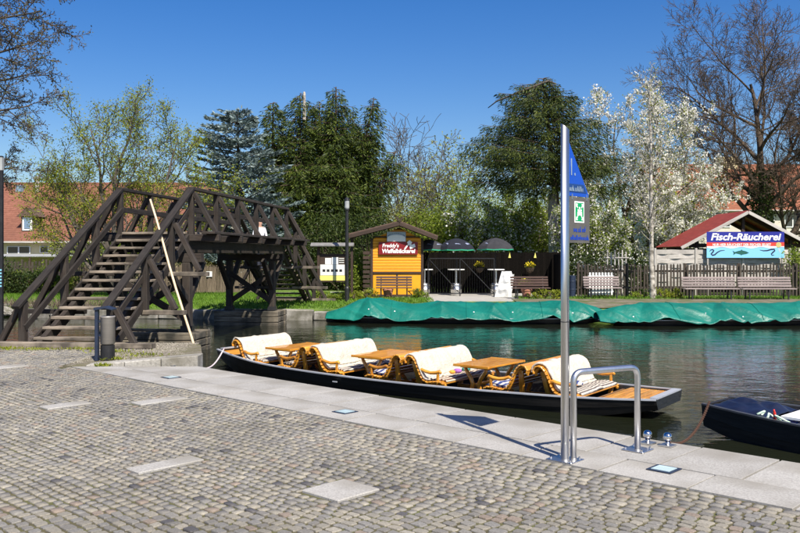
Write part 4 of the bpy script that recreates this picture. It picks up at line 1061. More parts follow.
# porch post and slatted side at the left
beam('porch_post', (at(352, 0, KY).x, KY - .1, 0), (at(352, 0, KY).x, KY - .1, zK(238)), .10, .10, BROWNT, kio, up=(0, 1, 0))
for k in range(9):
    beam('side_slat', (at(363, 0, KY).x, KY - .05, .25 + k * .19), (at(370, 0, KY).x, KY - .05, .25 + k * .19), .03, .13, BROWNT, kio)
# signs on the kiosk: lettering board and arched pale board
sgn = thing('kiosk_sign', (kc, KY - .12, zK(246)), 'dark red sign reading Freddy\'s Waffelbäckerei on the kiosk front', 'sign')
sx0, sx1 = at(378.8, 0, KY).x, at(417.7, 0, KY).x
MB().box(((sx0 + sx1) / 2, KY - .125, (zK(242) + zK(254.5)) / 2), (sx1 - sx0, .03, zK(242) - zK(254.5))).build('board', SIGNRED, sgn)
SF = lambda px, py: Matrix.Translation((at(px, 0, KY).x, KY - .143, zK(py))) @ FACE
text('lettering', "Freddy's", .20, TXTW, sgn, SF(390.5, 245.8), shear=.12, offset=.006, sx=.98)
text('lettering', 'Waffelbäckerei', .235, TXTW, sgn, SF(398.4, 251.2), shear=.12, offset=.008, sx=.93)
# little white emblem: a chef's hat and a plate of waffles
e = MB(); cx_, cz_ = at(409.5, 0, KY).x, zK(243.8)
for dx, dz, r_ in ((-.05, .05, .045), (0, .08, .055), (.055, .05, .045)):
    e.prism([(cx_ + dx + r_ * math.cos(t), cz_ + dz + r_ * math.sin(t)) for t in np.linspace(0, 5.8, 12)], .0, .006 + dx * .01, Matrix.Translation((0, KY - .142, 0)) @ FACE)
e.prism([(cx_ - .07, cz_ - .06), (cx_ + .07, cz_ - .06), (cx_ + .075, cz_ + .04), (cx_ - .075, cz_ + .04)], .0, .008, Matrix.Translation((0, KY - .142, 0)) @ FACE)
e.prism([(cx_ - .22, cz_ - .20), (cx_ - .16, cz_ - .22), (cx_ - .05, cz_ - .07), (cx_ - .10, cz_ - .04)], .0, .007, Matrix.Translation((0, KY - .142, 0)) @ FACE)
e.prism([(cx_ + .02, cz_ - .22), (cx_ + .24, cz_ - .13), (cx_ + .20, cz_ + .01), (cx_ - .0, cz_ - .08)], .0, .009, Matrix.Translation((0, KY - .142, 0)) @ FACE)
e.build('emblem', TXTW, sgn)
sg2 = thing('arched_sign', (kc, KY - .1, zK(236)), 'pale blue board with a white arch above the dark red kiosk sign', 'sign')
ax0, ax1 = at(387, 0, KY).x, at(405.7, 0, KY).x
MB().box(((ax0 + ax1) / 2, KY - .12, (zK(232) + zK(241.6)) / 2), (ax1 - ax0, .025, zK(232) - zK(241.6))).build('board', mat('pale_blue_board', [(.34, .42, .52), (.42, .5, .6)], .5, (5, 5, 5), 3), sg2)
acx, aw = (ax0 + ax1) / 2, (ax1 - ax0) / 2
MB().prism([(acx - aw + .01, zK(241.5)), (acx + aw - .01, zK(241.5))] + [(acx + (aw - .01) * math.cos(t), zK(238.2) + .13 * math.sin(t)) for t in np.linspace(0, math.pi, 14)], 0, .01, Matrix.Translation((0, KY - .135, 0)) @ FACE).build('arch', WHITEP, sg2)
a_ = MB()
for t in np.linspace(.35, math.pi - .35, 17): a_.box((acx + (aw - .03) * math.cos(t), KY - .136, zK(237.3) + .155 * math.sin(t)), (.018, .004, .03))
a_.build('lettering', IRON, sg2)

# ---- park benches
def park_bench(x, y, wid, m, label, rot=0.0):
    z0 = zf(x, y); t = thing('park_bench', (0, 0, 0), label, 'bench', 'slatted park benches on the far bank')
    for k in range(4): beam('slat', (-wid / 2, -.30 + k * .105, .42), (wid / 2, -.30 + k * .105, .42), .085, .035, m, t)
    for k in range(4): beam('slat', (-wid / 2, .10 + k * .032, .52 + k * .10), (wid / 2, .10 + k * .032, .52 + k * .10), .03, .075, m, t)
    for sx in (-wid * .36, wid * .36):
        beam('leg', (sx, -.26, 0), (sx, -.24, .40), .05, .05, IRON, t, up=(0, 1, 0)); beam('leg', (sx, .14, 0), (sx, .08, .40), .05, .05, IRON, t, up=(0, 1, 0))
        beam('bracket', (sx, .10, .38), (sx, .235, .86), .04, .04, IRON, t, up=(1, 0, 0)); beam('bracket', (sx, -.3, .385), (sx, .12, .385), .05, .03, IRON, t)
    t.matrix_basis = Matrix.Translation((x, y, z0)) @ Matrix.Rotation(rot, 4, 'Z'); return t
def bx(px0, px1, Y): return (at(px0, 0, Y).x + at(px1, 0, Y).x) / 2, (px1 - px0) / FPX * Y
c_, w_ = bx(376, 412, 32.6); park_bench(c_, 32.6, w_, BENCHD, 'brown slatted bench in front of the yellow kiosk')
c_, w_ = bx(511, 549, 32.3); park_bench(c_, 32.3, w_, BENCHD, 'brown slatted bench before the black fence beside the white wrapped board', .04)
c_, w_ = bx(584, 620, 32.4); park_bench(c_, 32.4, w_, BENCHP, 'grey bench behind the steel post in front of the picket fence', .02)
c_, w_ = bx(683, 736, 31.6); park_bench(c_, 31.6, w_, BENCHP, 'left of the two pale benches under the smokehouse banner', -.03)
c_, w_ = bx(739, 793, 31.5); park_bench(c_, 31.5, w_, BENCHP, 'right of the two pale benches under the smokehouse banner', .02)

# ---- terrace: black fence of boards, gate, bar tables on kegs, parasols
FY = 36.8
bf = thing('board_fence', (3, FY, 0), 'tall black board fence behind the kiosk terrace', 'fence')
x = at(424, 0, FY).x; xe = at(563, 0, FY).x
while x < xe:
    h = EYE - (252.5 - HOR) / FPX * FY + random.uniform(-.02, .02)
    beam('board', (x, FY + random.uniform(-.012, .012), 0), (x, FY, h), .128, .025, BLACKW, bf, up=(0, 1, 0), bev=0); x += .132
for z in (.4, 1.45): beam('rail', (at(424, 0, FY).x, FY + .05, z), (xe, FY + .05, z), .05, .09, BLACKW, bf)
bf2 = thing('side_fence', (6.5, 34.6, 0), 'black board fence running forward at the end of the terrace', 'fence')
for k in range(11):
    y = 33.2 + k * .33; xx = at(556, 0, 34).x + .12 * k * .33
    beam('board', (xx, y, 0), (xx, y, 1.72), .31, .025, BLACKW, bf2, up=(1, 0, 0), bev=0)
gt = thing('wire_gate', (2.2, 34.2, 0), 'thin dark metal gate frame with diagonal bars before the terrace', 'gate')
gx = [at(p, 0, 34.2).x for p in (428, 460, 494)]
gz1 = EYE - (258 - HOR) / FPX * 34.2
for x in gx: MB().tube([(x, 34.2, .01), (x, 34.2, gz1)], .022, 8).build('post', IRON, gt)
for a, b in ((gx[0], gx[1]), (gx[1], gx[2])):
    for z in (.12, gz1 - .02): MB().tube([(a, 34.2, z), (b, 34.2, z)], .018, 6).build('rail', IRON, gt)
    MB().tube([(a, 34.2, gz1), (b, 34.2, .12)], .016, 6).build('diagonal', IRON, gt)
    ms_ = MB()
    for xx in np.arange(a + .1, b, .1): ms_.tube([(xx, 34.21, .12), (xx, 34.21, gz1)], .0028, 3, caps=False)
    o = ms_.build('mesh_wires', IRON, gt); tag(o, kind='stuff')
def bar_table(x, y, label):
    t = thing('bar_table', (x, y, .012), label, 'table', 'bar tables on the terrace')
    MB().lathe([(.001, 1.06), (.34, 1.06), (.36, 1.075), (.36, 1.095), (.34, 1.105), (.001, 1.105)], 24, (x, y, 0), caps=False).build('table_top', WHITEP, t)
    MB().lathe([(.05, .5), (.05, 1.06)], 12, (x, y, 0)).build('column', STEEL, t)
    kg = MB().lathe([(.19, .012), (.22, .04), (.225, .10), (.215, .12), (.225, .14), (.225, .24), (.235, .25), (.235, .27), (.225, .28), (.225, .38), (.215, .40), (.225, .42), (.22, .47), (.17, .52), (.05, .53)], 20, (x, y, 0)).build('keg', STEEL, t, smooth=True)
bar_table(at(456, 0, 34.9).x, 34.9, 'bar table on a steel keg under the middle dark parasol')
bar_table(at(496, 0, 34.9).x, 34.9, 'bar table on a steel keg under the right parasol')
bar_table(at(424.5, 0, 35.0).x, 35.0, 'bar table half hidden behind the yellow kiosk')
def parasol(x, y, zt, r_, m, label, seed):
    t = thing('parasol', (x, y, .012), label, 'parasol', 'parasols on the terrace')
    MB().tube([(x, y, .02), (x, y, zt)], .02, 8).build('pole', IRON, t)
    n = 8; b = MB(); rings = [(0, 0), (.3, -.06), (.62, -.20), (.88, -.42), (1, -.62)]
    ca = MB(); tr = MB()
    pts = []
    for rr, dz in rings:
        for k in range(16):
            a = 2 * math.pi * k / 16 + .2; f = 1 - (.05 if k % 2 else 0) * rr
            pts.append((x + r_ * rr * f * math.cos(a), y + r_ * rr * f * math.sin(a), zt + dz * r_ * .95 - (.02 if k % 2 else 0) * rr))
    for i in range(len(rings) - 1):
        for k in range(16): ca.f.append((i * 16 + k, i * 16 + (k + 1) % 16, (i + 1) * 16 + (k + 1) % 16, (i + 1) * 16 + k))
    ca.v = pts; ca.build('canopy', m, t)
    e_ = pts[-16:]
    for k in range(16):
        a, c = Vector(e_[k]), Vector(e_[(k + 1) % 16]); tr.add([a, c, c - Vector((0, 0, .045)), a - Vector((0, 0, .045))], [(0, 1, 2, 3)])
    tr.build('trim', UMBT, t)
    em = MB(); rr_ = random.Random(seed)
    for k in range(16):
        if k % 2 == 0 or rr_.random() < .35: continue
        i = 2; A = [Vector(pts[i * 16 + k]), Vector(pts[i * 16 + (k + 1) % 16]), Vector(pts[(i + 1) * 16 + (k + 1) % 16]), Vector(pts[(i + 1) * 16 + k])]
        nn = (A[1] - A[0]).cross(A[3] - A[0]).normalized(); nn = nn if nn.z > 0 else -nn
        bl = lambda u, v: (A[0] * (1 - u) + A[1] * u) * (1 - v) + (A[3] * (1 - u) + A[2] * u) * v + nn * .008
        ring = [bl(.5 + .42 * math.cos(q) * (1 + .45 * math.sin(3 * q + seed + k)), .5 + .15 * math.sin(q) * (1 + .6 * math.cos(2 * q + seed + k)) + .12 * math.cos(q)) for q in np.linspace(0, 5.7, 11)]
        em.add(ring, [tuple(range(11))])
    em.build('emblem', UMBE, t)
    for k in range(8):
        a = 2 * math.pi * k / 8 + .2; MB().tube([(x, y, zt - .55), (x + r_ * .55 * math.cos(a), y + r_ * .55 * math.sin(a), zt - .19 * r_)], .008, 4).build('strut', IRON, t)
parasol(at(429, 0, 35.6).x, 35.6, 2.36, .72, UMBG, 'dark parasol half hidden by the kiosk roof', 1)
parasol(at(456.5, 0, 35.4).x, 35.4, 2.40, .80, UMBN, 'navy parasol with green rim in the middle of the terrace', 2)
parasol(at(495.5, 0, 35.4).x, 35.4, 2.42, .80, UMBG, 'charcoal parasol with green rim at the right of the terrace', 3)
# hanging flower baskets
def flowers(c, r_, n, m, name, parent, z0=0):
    d = rng.normal(size=(n, 3)); d /= np.linalg.norm(d, axis=1)[:, None]; d[:, 2] = abs(d[:, 2])
    P = np.array(c) + d * r_ * rng.uniform(.5, 1, (n, 1)); return tag(leaf_cards(name, P, d + rng.normal(0, .4, (n, 3)), np.full(n, .07), .6, m, parent), kind='stuff')
def leaf_cards(name, P, D, S, asp, m, parent=None, kind=None):
    N = len(P); D = D / (np.linalg.norm(D, axis=1)[:, None] + 1e-9)
    A = rng.normal(size=(N, 3)); A -= D * (A * D).sum(1)[:, None]; A /= np.linalg.norm(A, axis=1)[:, None] + 1e-9
    S = np.asarray(S)[:, None]; W = A * S * asp / 2
    V = np.stack([P, P + D * S * .5 + W, P + D * S, P + D * S * .5 - W], 1).reshape(-1, 3)
    o = mobj(name, tri_mesh(name, V, np.arange(4 * N).reshape(N, 4)), m, parent)
    return o
for px, lab in ((479.5, 'yellow flower basket hanging on the black fence between the tables'), (530, 'yellow flower basket hanging on the black fence above the bench')):
    y = FY - .28 if px < 500 else 36.3; c = at(px, 268, y); t = thing('flower_basket', (c.x, y, c.z), lab, 'flowers', 'yellow flower baskets on the fence')
    MB().lathe([(.02, -.22), (.14, -.14), (.20, .0), (.19, .01)], 12, c).build('basket', BARKD, t); flowers(c, .2, 160, L_HEDGE, 'leaves', t); flowers(c + Vector((0, -.03, .06)), .22, 130, L_YEL, 'petals', t)
    MB().tube([(c.x, y + .19, c.z), (c.x, y + .2, c.z + .35), (c.x, y + .27, c.z + .38)], .01, 5).build('hook', IRON, t)
for px, lab in ((509.5, 'left little yellow pennant on top of the black fence'), (535, 'right little yellow pennant on top of the black fence')):
    c = at(px, 256, FY - .05); tag(MB().prism([(c.x - .05, c.z - .08), (c.x + .06, c.z - .08), (c.x + .01, c.z + .16)], 0, .01, Matrix.Translation((0, FY - .05, 0)) @ FACE).build('yellow_pennant', POSTY), lab, 'pennant', 'yellow pennants on the black fence')
# flower pots
for px, y, lab in ((388, 32.95, 'pinkish flower pot under the bench by the kiosk'), (526.5, 32.7, 'pinkish flower pot behind the bench by the black fence')):
    c = at(px, 290, y); z = zf(c.x, y); t = thing('flower_pot', (c.x, y, z), lab, 'pot', 'pinkish pots on the far bank')
    MB().lathe([(.14, 0), (.20, .30), (.22, .30), (.22, .36), (.17, .36), (.15, .3)], 16, (c.x, y, z)).build('pot', TERRA, t, smooth=False)
    if px > 500:
        flowers((c.x, y, z + .55), .28, 150, L_SHRUB, 'leaves', t); flowers((c.x - .1, y, z + .55), .25, 40, L_YEL, 'petals', t)
# white wrapped board leaning on the terrace
c = at(503, 294, 33.3)
def wrap(u, v):
    a, b = u / 17, v / 17
    x = (a - .5) * .66 * (1 - .25 * b) + .20 * b; z = .02 + b * 1.02 - .12 * b * b * (a > .8)
    y = .14 * math.cos((a - .5) * math.pi) * math.sin(.3 + b * 2.5) + .07 * mnoise.noise(Vector((a * 5, b * 5, 1)))
    return Vector((c.x + x, 33.3 - y, z))
wb = MB(); wb.grid(wrap, 18, 18); k_ = len(wb.v)
wb.grid(lambda u, v: Vector((wrap(u, v).x, 33.42, wrap(u, v).z)), 18, 18)
for i in range(17):
    for (a, b) in ((i * 18, (i + 1) * 18), (i * 18 + 17, (i + 1) * 18 + 17), (i, i + 1), (17 * 18 + i, 17 * 18 + i + 1)): wb.f.append((a, b, b + k_, a + k_))
tag(wb.build('wrapped_board', WHITEP), 'white crumpled wrapped board leaning beside the brown bench on the terrace', 'board')

# ---- picket fence with posts and rails
PY = 33.4
pf = thing('picket_fence', (12, PY, 0), 'weathered brown picket fence behind the pale benches', 'fence')
pm = MB().prism([(-.035, 0), (.035, 0), (.035, 1.22), (0, 1.28), (-.035, 1.22)], -.011, .011, FACE).mesh('picket'); pm.materials.append(PICK)
x = at(578, 0, PY).x; i = 0
while x < at(812, 0, PY).x:
    link(bpy.data.objects.new('picket', pm), pf, Matrix.Translation((x, PY, zf(x, PY) + .05 + random.uniform(-.03, .03))) @ Matrix.Rotation(random.uniform(-.018, .018), 4, 'Y')); x += .132
for z in (.38, 1.05): beam('rail', (at(577, 0, PY).x, PY + .045, z), (at(812, 0, PY).x, PY + .045, z), .05, .08, PICK, pf)
for p in (579, 628, 686, 740, 797): beam('post', (at(p, 0, PY).x, PY + .13, 0), (at(p, 0, PY).x, PY + .13, 1.36), .11, .11, PICK, pf, up=(0, 1, 0))
# tall lattice behind it
lt = thing('garden_trellis', (9, 34.3, 0), 'tall pale wooden trellis rising above the picket fence', 'trellis')
for k in range(6):
    x = at(607.5 + 3.7 * k, 0, 34.3).x; beam('upright', (x, 34.3, 0), (x, 34.3, EYE - (250 + 2 * (k % 2) - HOR) / FPX * 34.3), .05, .03, LAMEL, lt, up=(0, 1, 0))
for z in (.5, 1.1, 1.58): beam('crosspiece', (at(605, 0, 34.27).x, 34.27, z), (at(629, 0, 34.27).x, 34.27, z), .03, .05, LAMEL, lt)
# blue drum
c = at(572, 0, 33.2)
b = MB().lathe([(.12, .0), (.14, .02), (.14, .30), (.148, .31), (.148, .34), (.14, .35), (.14, .62), (.148, .63), (.148, .66), (.14, .67), (.14, .86), (.10, .88)], 18, (c.x, 33.15, zf(c.x, 33.15)))
tag(b.build('blue_drum', BINBLUE, smooth=False), 'narrow dark blue drum beside the end of the picket fence', 'drum')
# white slatted thing behind the grey bench
tt = thing('white_pallet', (8, 33.0, 0), 'white slatted pallet standing behind the grey bench', 'pallet')
for k in range(8): beam('slat', (at(590 + 3.1 * k, 0, 33.0).x, 33.0, .12), (at(590 + 3.1 * k, 0, 33.0).x, 33.0, 1.0), .07, .02, WHITEP, tt, up=(0, 1, 0), bev=0)
for z in (.25, .85): beam('rail', (at(588, 0, 33.03).x, 33.03, z), (at(614, 0, 33.03).x, 33.03, z), .03, .06, WHITEP, tt)

# ---- silver-grey woven board fence
WY = 35.2
wf = thing('woven_fence', (13, WY, 0), 'silver grey fence of wavy horizontal boards behind the picket fence', 'fence')
pxs = [655, 696, 743, 790]
for a, b in zip(pxs[:-1], pxs[1:]):
    xa, xb = at(a, 0, WY).x + .06, at(b, 0, WY).x - .06
    for k in range(8):
        z = .38 + k * .193; ph = (k % 2) * math.pi; n = 14; bb = MB()
        for j in range(n):
            t = j / (n - 1); xx = xa + (xb - xa) * t; yy = WY + .028 * math.sin(t * 3 * math.pi + ph); dz = .016 * mnoise.noise(Vector((t * 4, k, a)))
            bb.v += [(xx, yy - .006, z + dz), (xx, yy - .006, z + .186 + dz), (xx, yy + .006, z + .186 + dz), (xx, yy + .006, z + dz)]
        for j in range(n - 1):
            for q in range(4): bb.f.append((j * 4 + q, j * 4 + (q + 1) % 4, j * 4 + 4 + (q + 1) % 4, j * 4 + 4 + q))
        bb.build('board', LAMEL, wf)
for p in pxs: beam('post', (at(p, 0, WY).x, WY, 0), (at(p, 0, WY).x, WY, 1.98), .09, .09, LAMEL, wf, up=(0, 1, 0))

# ---- smokehouse with red gable roof and banner
HY_ = 36.0; zH = lambda py: EYE - (py - HOR) / FPX * HY_
sm = thing('smokehouse', (14.8, HY_ + 1.5, 0), 'open timber smokehouse with a dark red sheet roof behind the banner', 'hut')
apx, apz = at(744.5, 0, HY_).x, zH(212)
el, er = at(678, 0, HY_).x, at(812, 0, HY_).x; ez = zH(247.5)
for sd, xe in ((-1, el), (1, er)):
    p0 = Vector((apx, 0, apz)); p1 = Vector((xe, 0, ez)); nrm = Vector((-(p1 - p0).z, 0, (p1 - p0).x)).normalized(); nrm = nrm if nrm.z > 0 else -nrm
    y0, y1 = HY_ - .4, HY_ + 3.1; q = [p0, p1, p1 + nrm * .05, p0 + nrm * .05]
    # corrugated sheets: one per strip from ridge to eave
    ns = 7
    for k in range(ns):
        ya, yb = y0 + (y1 - y0) * k / ns, y0 + (y1 - y0) * (k + 1) / ns - .008
        MB().add([(p.x, ya, p.z) for p in q] + [(p.x, yb, p.z + .004) for p in q], [(0, 1, 2, 3), (7, 6, 5, 4), (0, 4, 5, 1), (1, 5, 6, 2), (2, 6, 7, 3), (3, 7, 4, 0)]).build('roof_sheet', ROOFRED, sm)
    beam('barge_board', (p0.x, y0 - .02, p0.z - .03), (p1.x, y0 - .02, p1.z - .03), .03, .14, LAMEL, sm)
    for yy in (HY_ + .1, HY_ + 1.5, HY_ + 2.9): beam('rafter', (p0.x, yy, p0.z - .08), (p1.x, yy, p1.z - .08), .08, .14, BROWNT, sm)
for xx in (at(697, 0, HY_).x, at(791, 0, HY_).x):
    for yy in (HY_ + .05, HY_ + 2.9): beam('post', (xx, yy, 0), (xx, yy, ez + .35), .14, .14, BROWNT, sm, up=(0, 1, 0))
beam('king_post', (apx - .05, HY_ + .05, 1.9), (apx - .05, HY_ + .05, apz - .1), .13, .13, BROWNT, sm, up=(0, 1, 0))
beam('tie_beam', (el + .5, HY_ + .06, 2.1), (er - .5, HY_ + .06, 2.1), .10, .16, BROWNT, sm)
MB().box((apx, HY_ + 2.6, 1.0), (4.6, .10, 2.0)).build('back_wall', BLACKW, sm)
MB().box((at(700, 0, HY_).x + .5, HY_ + 1.7, .9), (.8, 1.0, 1.8)).build('smoke_oven', IRON, sm)
# banner
NY = 35.0; zN = lambda py: EYE - (py - HOR) / FPX * NY
bn = thing('smokehouse_banner', (at(746, 0, NY).x, NY, zN(258)), 'blue, red and pale blue banner reading Fisch-Räucherei', 'banner')
b0, b1 = at(706.5, 0, NY).x, at(784, 0, NY).x; rot = Matrix.Identity(4)
def bband(pa, pb, m, nm, d=0.0, x0=b0, x1=b1): return MB().box(((x0 + x1) / 2, NY - .02 - d, (zN(pa) + zN(pb)) / 2), (x1 - x0, .012, zN(pa) - zN(pb))).build(nm, m, bn)
bband(231.8, 242.3, BANBLUE, 'name_band'); bband(242.3, 247.2, BANRED, 'slogan_band', .001); bband(247.2, 257.8, BANSKY, 'picture_band')
BF = lambda px, py: Matrix.Translation((at(px, 0, NY).x, NY - .030, zN(py))) @ FACE
text('lettering', 'Fisch-Räucherei', .40, TXTW, bn, BF(745, 237.2), shear=.22, offset=.011, sx=1.14)
text('lettering', 'NUR HIER RÄUCHERT DER FISCHER SELBST', .15, TXTW, bn, BF(741.5, 244.9) @ Matrix.Translation((0, 0, .001)), offset=.003, sx=.84)
wv = [(at(p, 0, NY).x, zN(247.6 + .8 * math.sin(p * .32))) for p in np.linspace(706.8, 783.7, 40)]
MB().prism([(b0 + .005, zN(246.2)), (b1 - .005, zN(246.2))] + wv[::-1], 0, .003, Matrix.Translation((0, NY - .0285, 0)) @ FACE).build('foam_line', WHITEP, bn)
def ribbon(pts, w, m, nm, d=.029):
    b = MB(); n = len(pts)
    for i, (px, py) in enumerate(pts):
        q0, q1 = pts[max(0, i - 1)], pts[min(n - 1, i + 1)]; d_ = Vector((q1[0] - q0[0], q1[1] - q0[1])).normalized(); nn = Vector((-d_.y, d_.x)) * (w * (1 - .7 * abs(2 * i / (n - 1) - 1) ** 3))
        b.v += [(at(px + nn.x, 0, NY).x, NY - d, zN(py + nn.y)), (at(px - nn.x, 0, NY).x, NY - d, zN(py - nn.y))]
    b.f += [(2 * i, 2 * i + 1, 2 * i + 3, 2 * i + 2) for i in range(n - 1)]
    return b.build(nm, m, bn)
ribbon([(709.2, 251.5), (710.5, 250), (712.5, 249.6), (713.6, 250.6), (712.5, 252.2), (710.9, 254), (712.2, 255.3), (714.5, 254.8), (717, 252.5), (720, 250.8), (724.5, 250.3)], .75, EELB, 'eel')
ribbon([(759.5, 250), (763, 250.8), (767, 250.6), (771, 249.4), (774, 249.3), (774.5, 250.6), (772.5, 252.5), (771, 254), (771.8, 255.4), (774, 255)], .75, EELB, 'eel')
fp = [(732.3, 250.6), (734.5, 252), (738, 250.9), (740.5, 250.4), (741.2, 249.4), (742.2, 250.4), (745.5, 251.2), (748.8, 252.8), (746, 254), (742, 254.6), (741, 255.4), (740.2, 254.5), (735.5, 253.4), (733, 255), (733.3, 252.8)]
MB().prism([(at(a, 0, NY).x, zN(b)) for a, b in fp][::-1], 0, .004, Matrix.Translation((0, NY - .027, 0)) @ FACE).build('fish', FISHG, bn)
MB().prism([(at(778.3, 0, NY).x + .115 * math.cos(t), zN(244.8) + .115 * math.sin(t)) for t in np.linspace(0, 5.9, 16)], 0, .006, Matrix.Translation((0, NY - .030, 0)) @ FACE).build('medal', mat('medal_gold', [(.45, .36, .12), (.6, .5, .2)], .5, (20, 20, 20), 3), bn)
ribbon([(778, 247.5), (779, 250), (780, 253)], .8, mat('medal_ribbon', [(.45, .55, .60)], .6), 'medal_ribbon', .0292)
for xx in (b0 + .06, b1 - .06): beam('support', (xx, NY + .03, 0), (xx, NY + .03, zN(232)), .06, .06, LAMEL, bn, up=(0, 1, 0))

# ---- lamp post and notice board
lx = at(347, 0, 30.4).x; lz = zf(lx, 30.4)
lp = thing('street_lamp', (lx, 30.4, lz), 'slim black lamp post with a pale lantern left of the kiosk', 'lamp')
MB().lathe([(.09, 0), (.09, .5), (.065, .56), (.06, 3.30), (.08, 3.32), (.08, 3.38)], 12, (lx, 30.4, lz)).build('post', IRON, lp)
MB().lathe([(.07, 3.38), (.085, 3.42), (.085, 3.66), (.07, 3.68)], 12, (lx, 30.4, lz)).build('lantern', LAMPG, lp)
MB().lathe([(.10, 3.68), (.09, 3.74), (.02, 3.80)], 12, (lx, 30.4, lz)).build('cap', IRON, lp)
IY = 31.6; zI = lambda py: EYE - (py - HOR) / FPX * IY
ib = thing('notice_board', (at(332, 0, IY).x, IY, 0), 'roofed notice board with posters beside the lamp post', 'notice board')
for p in (318.5, 346.5): beam('post', (at(p, 0, IY).x, IY, -.02), (at(p, 0, IY).x, IY, zI(246)), .10, .10, BROWNT, ib, up=(0, 1, 0))
MB().box((at(332.5, 0, IY).x, IY + .02, (zI(254) + zI(282)) / 2), (at(345, 0, IY).x - at(320, 0, IY).x, .05, zI(254) - zI(282))).build('panel', BROWNT, ib)
for sd in (-1, 1):
    beam('roof_slope', (at(311, 0, IY).x, IY + sd * .14, zI(246) + .05), (at(354, 0, IY).x, IY + sd * .14, zI(246) + .05), .34, .045, mat('board_roof_felt%d' % sd, [(.13, .125, .12), (.22, .21, .2)], .85, (6, 6, 6), 6), ib, up=(0, sd * -.35 * -1, 1))
def poster(x0, x1, y0, y1, m, nm='poster'): MB().box((at((x0 + x1) / 2, 0, IY).x, IY - .018, (zI(y0) + zI(y1)) / 2), (at(x1, 0, IY).x - at(x0, 0, IY).x, .012, zI(y0) - zI(y1))).build(nm, m, ib)
poster(320, 345, 275.5, 280.5, POSTY); poster(320.3, 344.7, 264.5, 275.3, POSTER); poster(325.2, 331.5, 258, 264.3, WHITEP); poster(332, 338.3, 257.3, 264.3, WHITEP)
for k in range(5): MB().box((at(324 + 4.2 * k, 0, IY).x, IY - .027, zI(270.5)), (.10, .006, .09)).build('print_block', IRON, ib)
for k in range(3): MB().box((at(341.5, 0, IY).x, IY - .02, zI(258.5 + 2 * k)), (.2, .010, .03)).build('print_block', POSTER, ib)
# dark information post at the far left edge
ex = gnd(1.0, 344)
ep = thing('information_post', (ex.x, ex.y, 0), 'dark square post with pale blue marks at the left frame edge', 'post')
beam('post', (ex.x, ex.y, 0), (ex.x, ex.y, EYE + 100 / FPX * ex.y), .075, .075, IRON, ep, up=(0, 1, 0))
MB().box((ex.x, ex.y, EYE + 92 / FPX * ex.y), (.082, .082, .24)).build('head', LAMPG, ep)
for k in range(6): MB().box((ex.x + .005, ex.y - .039, EYE - (14 + 3.2 * k) / FPX * ex.y), (.05, .004, .03)).build('mark', mat('pale_blue_mark%d' % k, [(.2, .5, .6)], .5), ep)

# ---- houses
def house(name, label, x0, x1, y0, depth, eave, ridge, wallm, roofm, wins, over=.4, rows=0):
    t = thing(name, ((x0 + x1) / 2, y0 + depth / 2, 0), label, 'house'); ym = y0 + depth / 2
    MB().prism([(y0, 0), (y0 + depth, 0), (y0 + depth, eave), (ym, ridge - .12), (y0, eave)], x0, x1, Matrix(((0, 0, 1, 0), (1, 0, 0, 0), (0, 1, 0, 0), (0, 0, 0, 1)))).build('wall', wallm, t)
    sl = (ridge - eave) / (depth / 2)
    for sd in (-1, 1):
        ye = ym + sd * (depth / 2 + over); ze_ = eave - over * sl
        roof = MB(); n = 46
        # rows of tiles as real steps down the slope
        for k in range(n):
            a, b_ = k / n, (k + 1) / n
            yA, zA = ym + (ye - ym) * a, ridge + (ze_ - ridge) * a + .02; yB, zB = ym + (ye - ym) * b_, ridge + (ze_ - ridge) * b_ + .02
            roof.add([(x0 - over, yA, zA + .03), (x1 + over, yA, zA + .03), (x1 + over, yB, zB + .065), (x0 - over, yB, zB + .065), (x0 - over, yB, zB), (x1 + over, yB, zB)], [(0, 1, 2, 3), (3, 2, 5, 4)])
        roof.build('roof_slope', roofm, t)
        beam('gutter', (x0 - over, ye - sd * -.05, ze_ - .02), (x1 + over, ye - sd * -.05, ze_ - .02), .12, .10, LAMEL, t)
    beam('ridge_cap', (x0 - over, ym, ridge + .07), (x1 + over, ym, ridge + .07), .25, .12, roofm, t)
    for (xc, zc, w, h) in wins:
        f = MB().box((xc, y0 - .02, zc), (w, .08, h)).build('window', WHITEP, t)
        for sx in ((-.25, .25) if w > .6 else (0,)):
            ww = w * (.42 if w > .6 else .8); MB().box((xc + sx * w * .98, y0 - .065, zc), (ww, .02, h * .86)).build('pane', GLASS, f)
    return t, sl, ym
HL = 52.0; zz = lambda py, Y: EYE - (py - HOR) / FPX * Y; xx_ = lambda px, Y: (px - 400) / FPX * Y
ridge_z = zz(184.5, HL + 5); eave_z = zz(239.5, HL)
t, sl, ym = house('cream_house', 'cream house with a long reddish brown tiled roof at the far left', -44, xx_(205, HL), HL, 10, eave_z + .15, ridge_z, CREAM, ROOFTIL,
      [(xx_(19, HL), zz(250, HL), 1.45, .45), (xx_(44.5, HL), zz(249.5, HL), .55, .40), (xx_(-12, HL), zz(252, HL), 1.2, 1.0)])
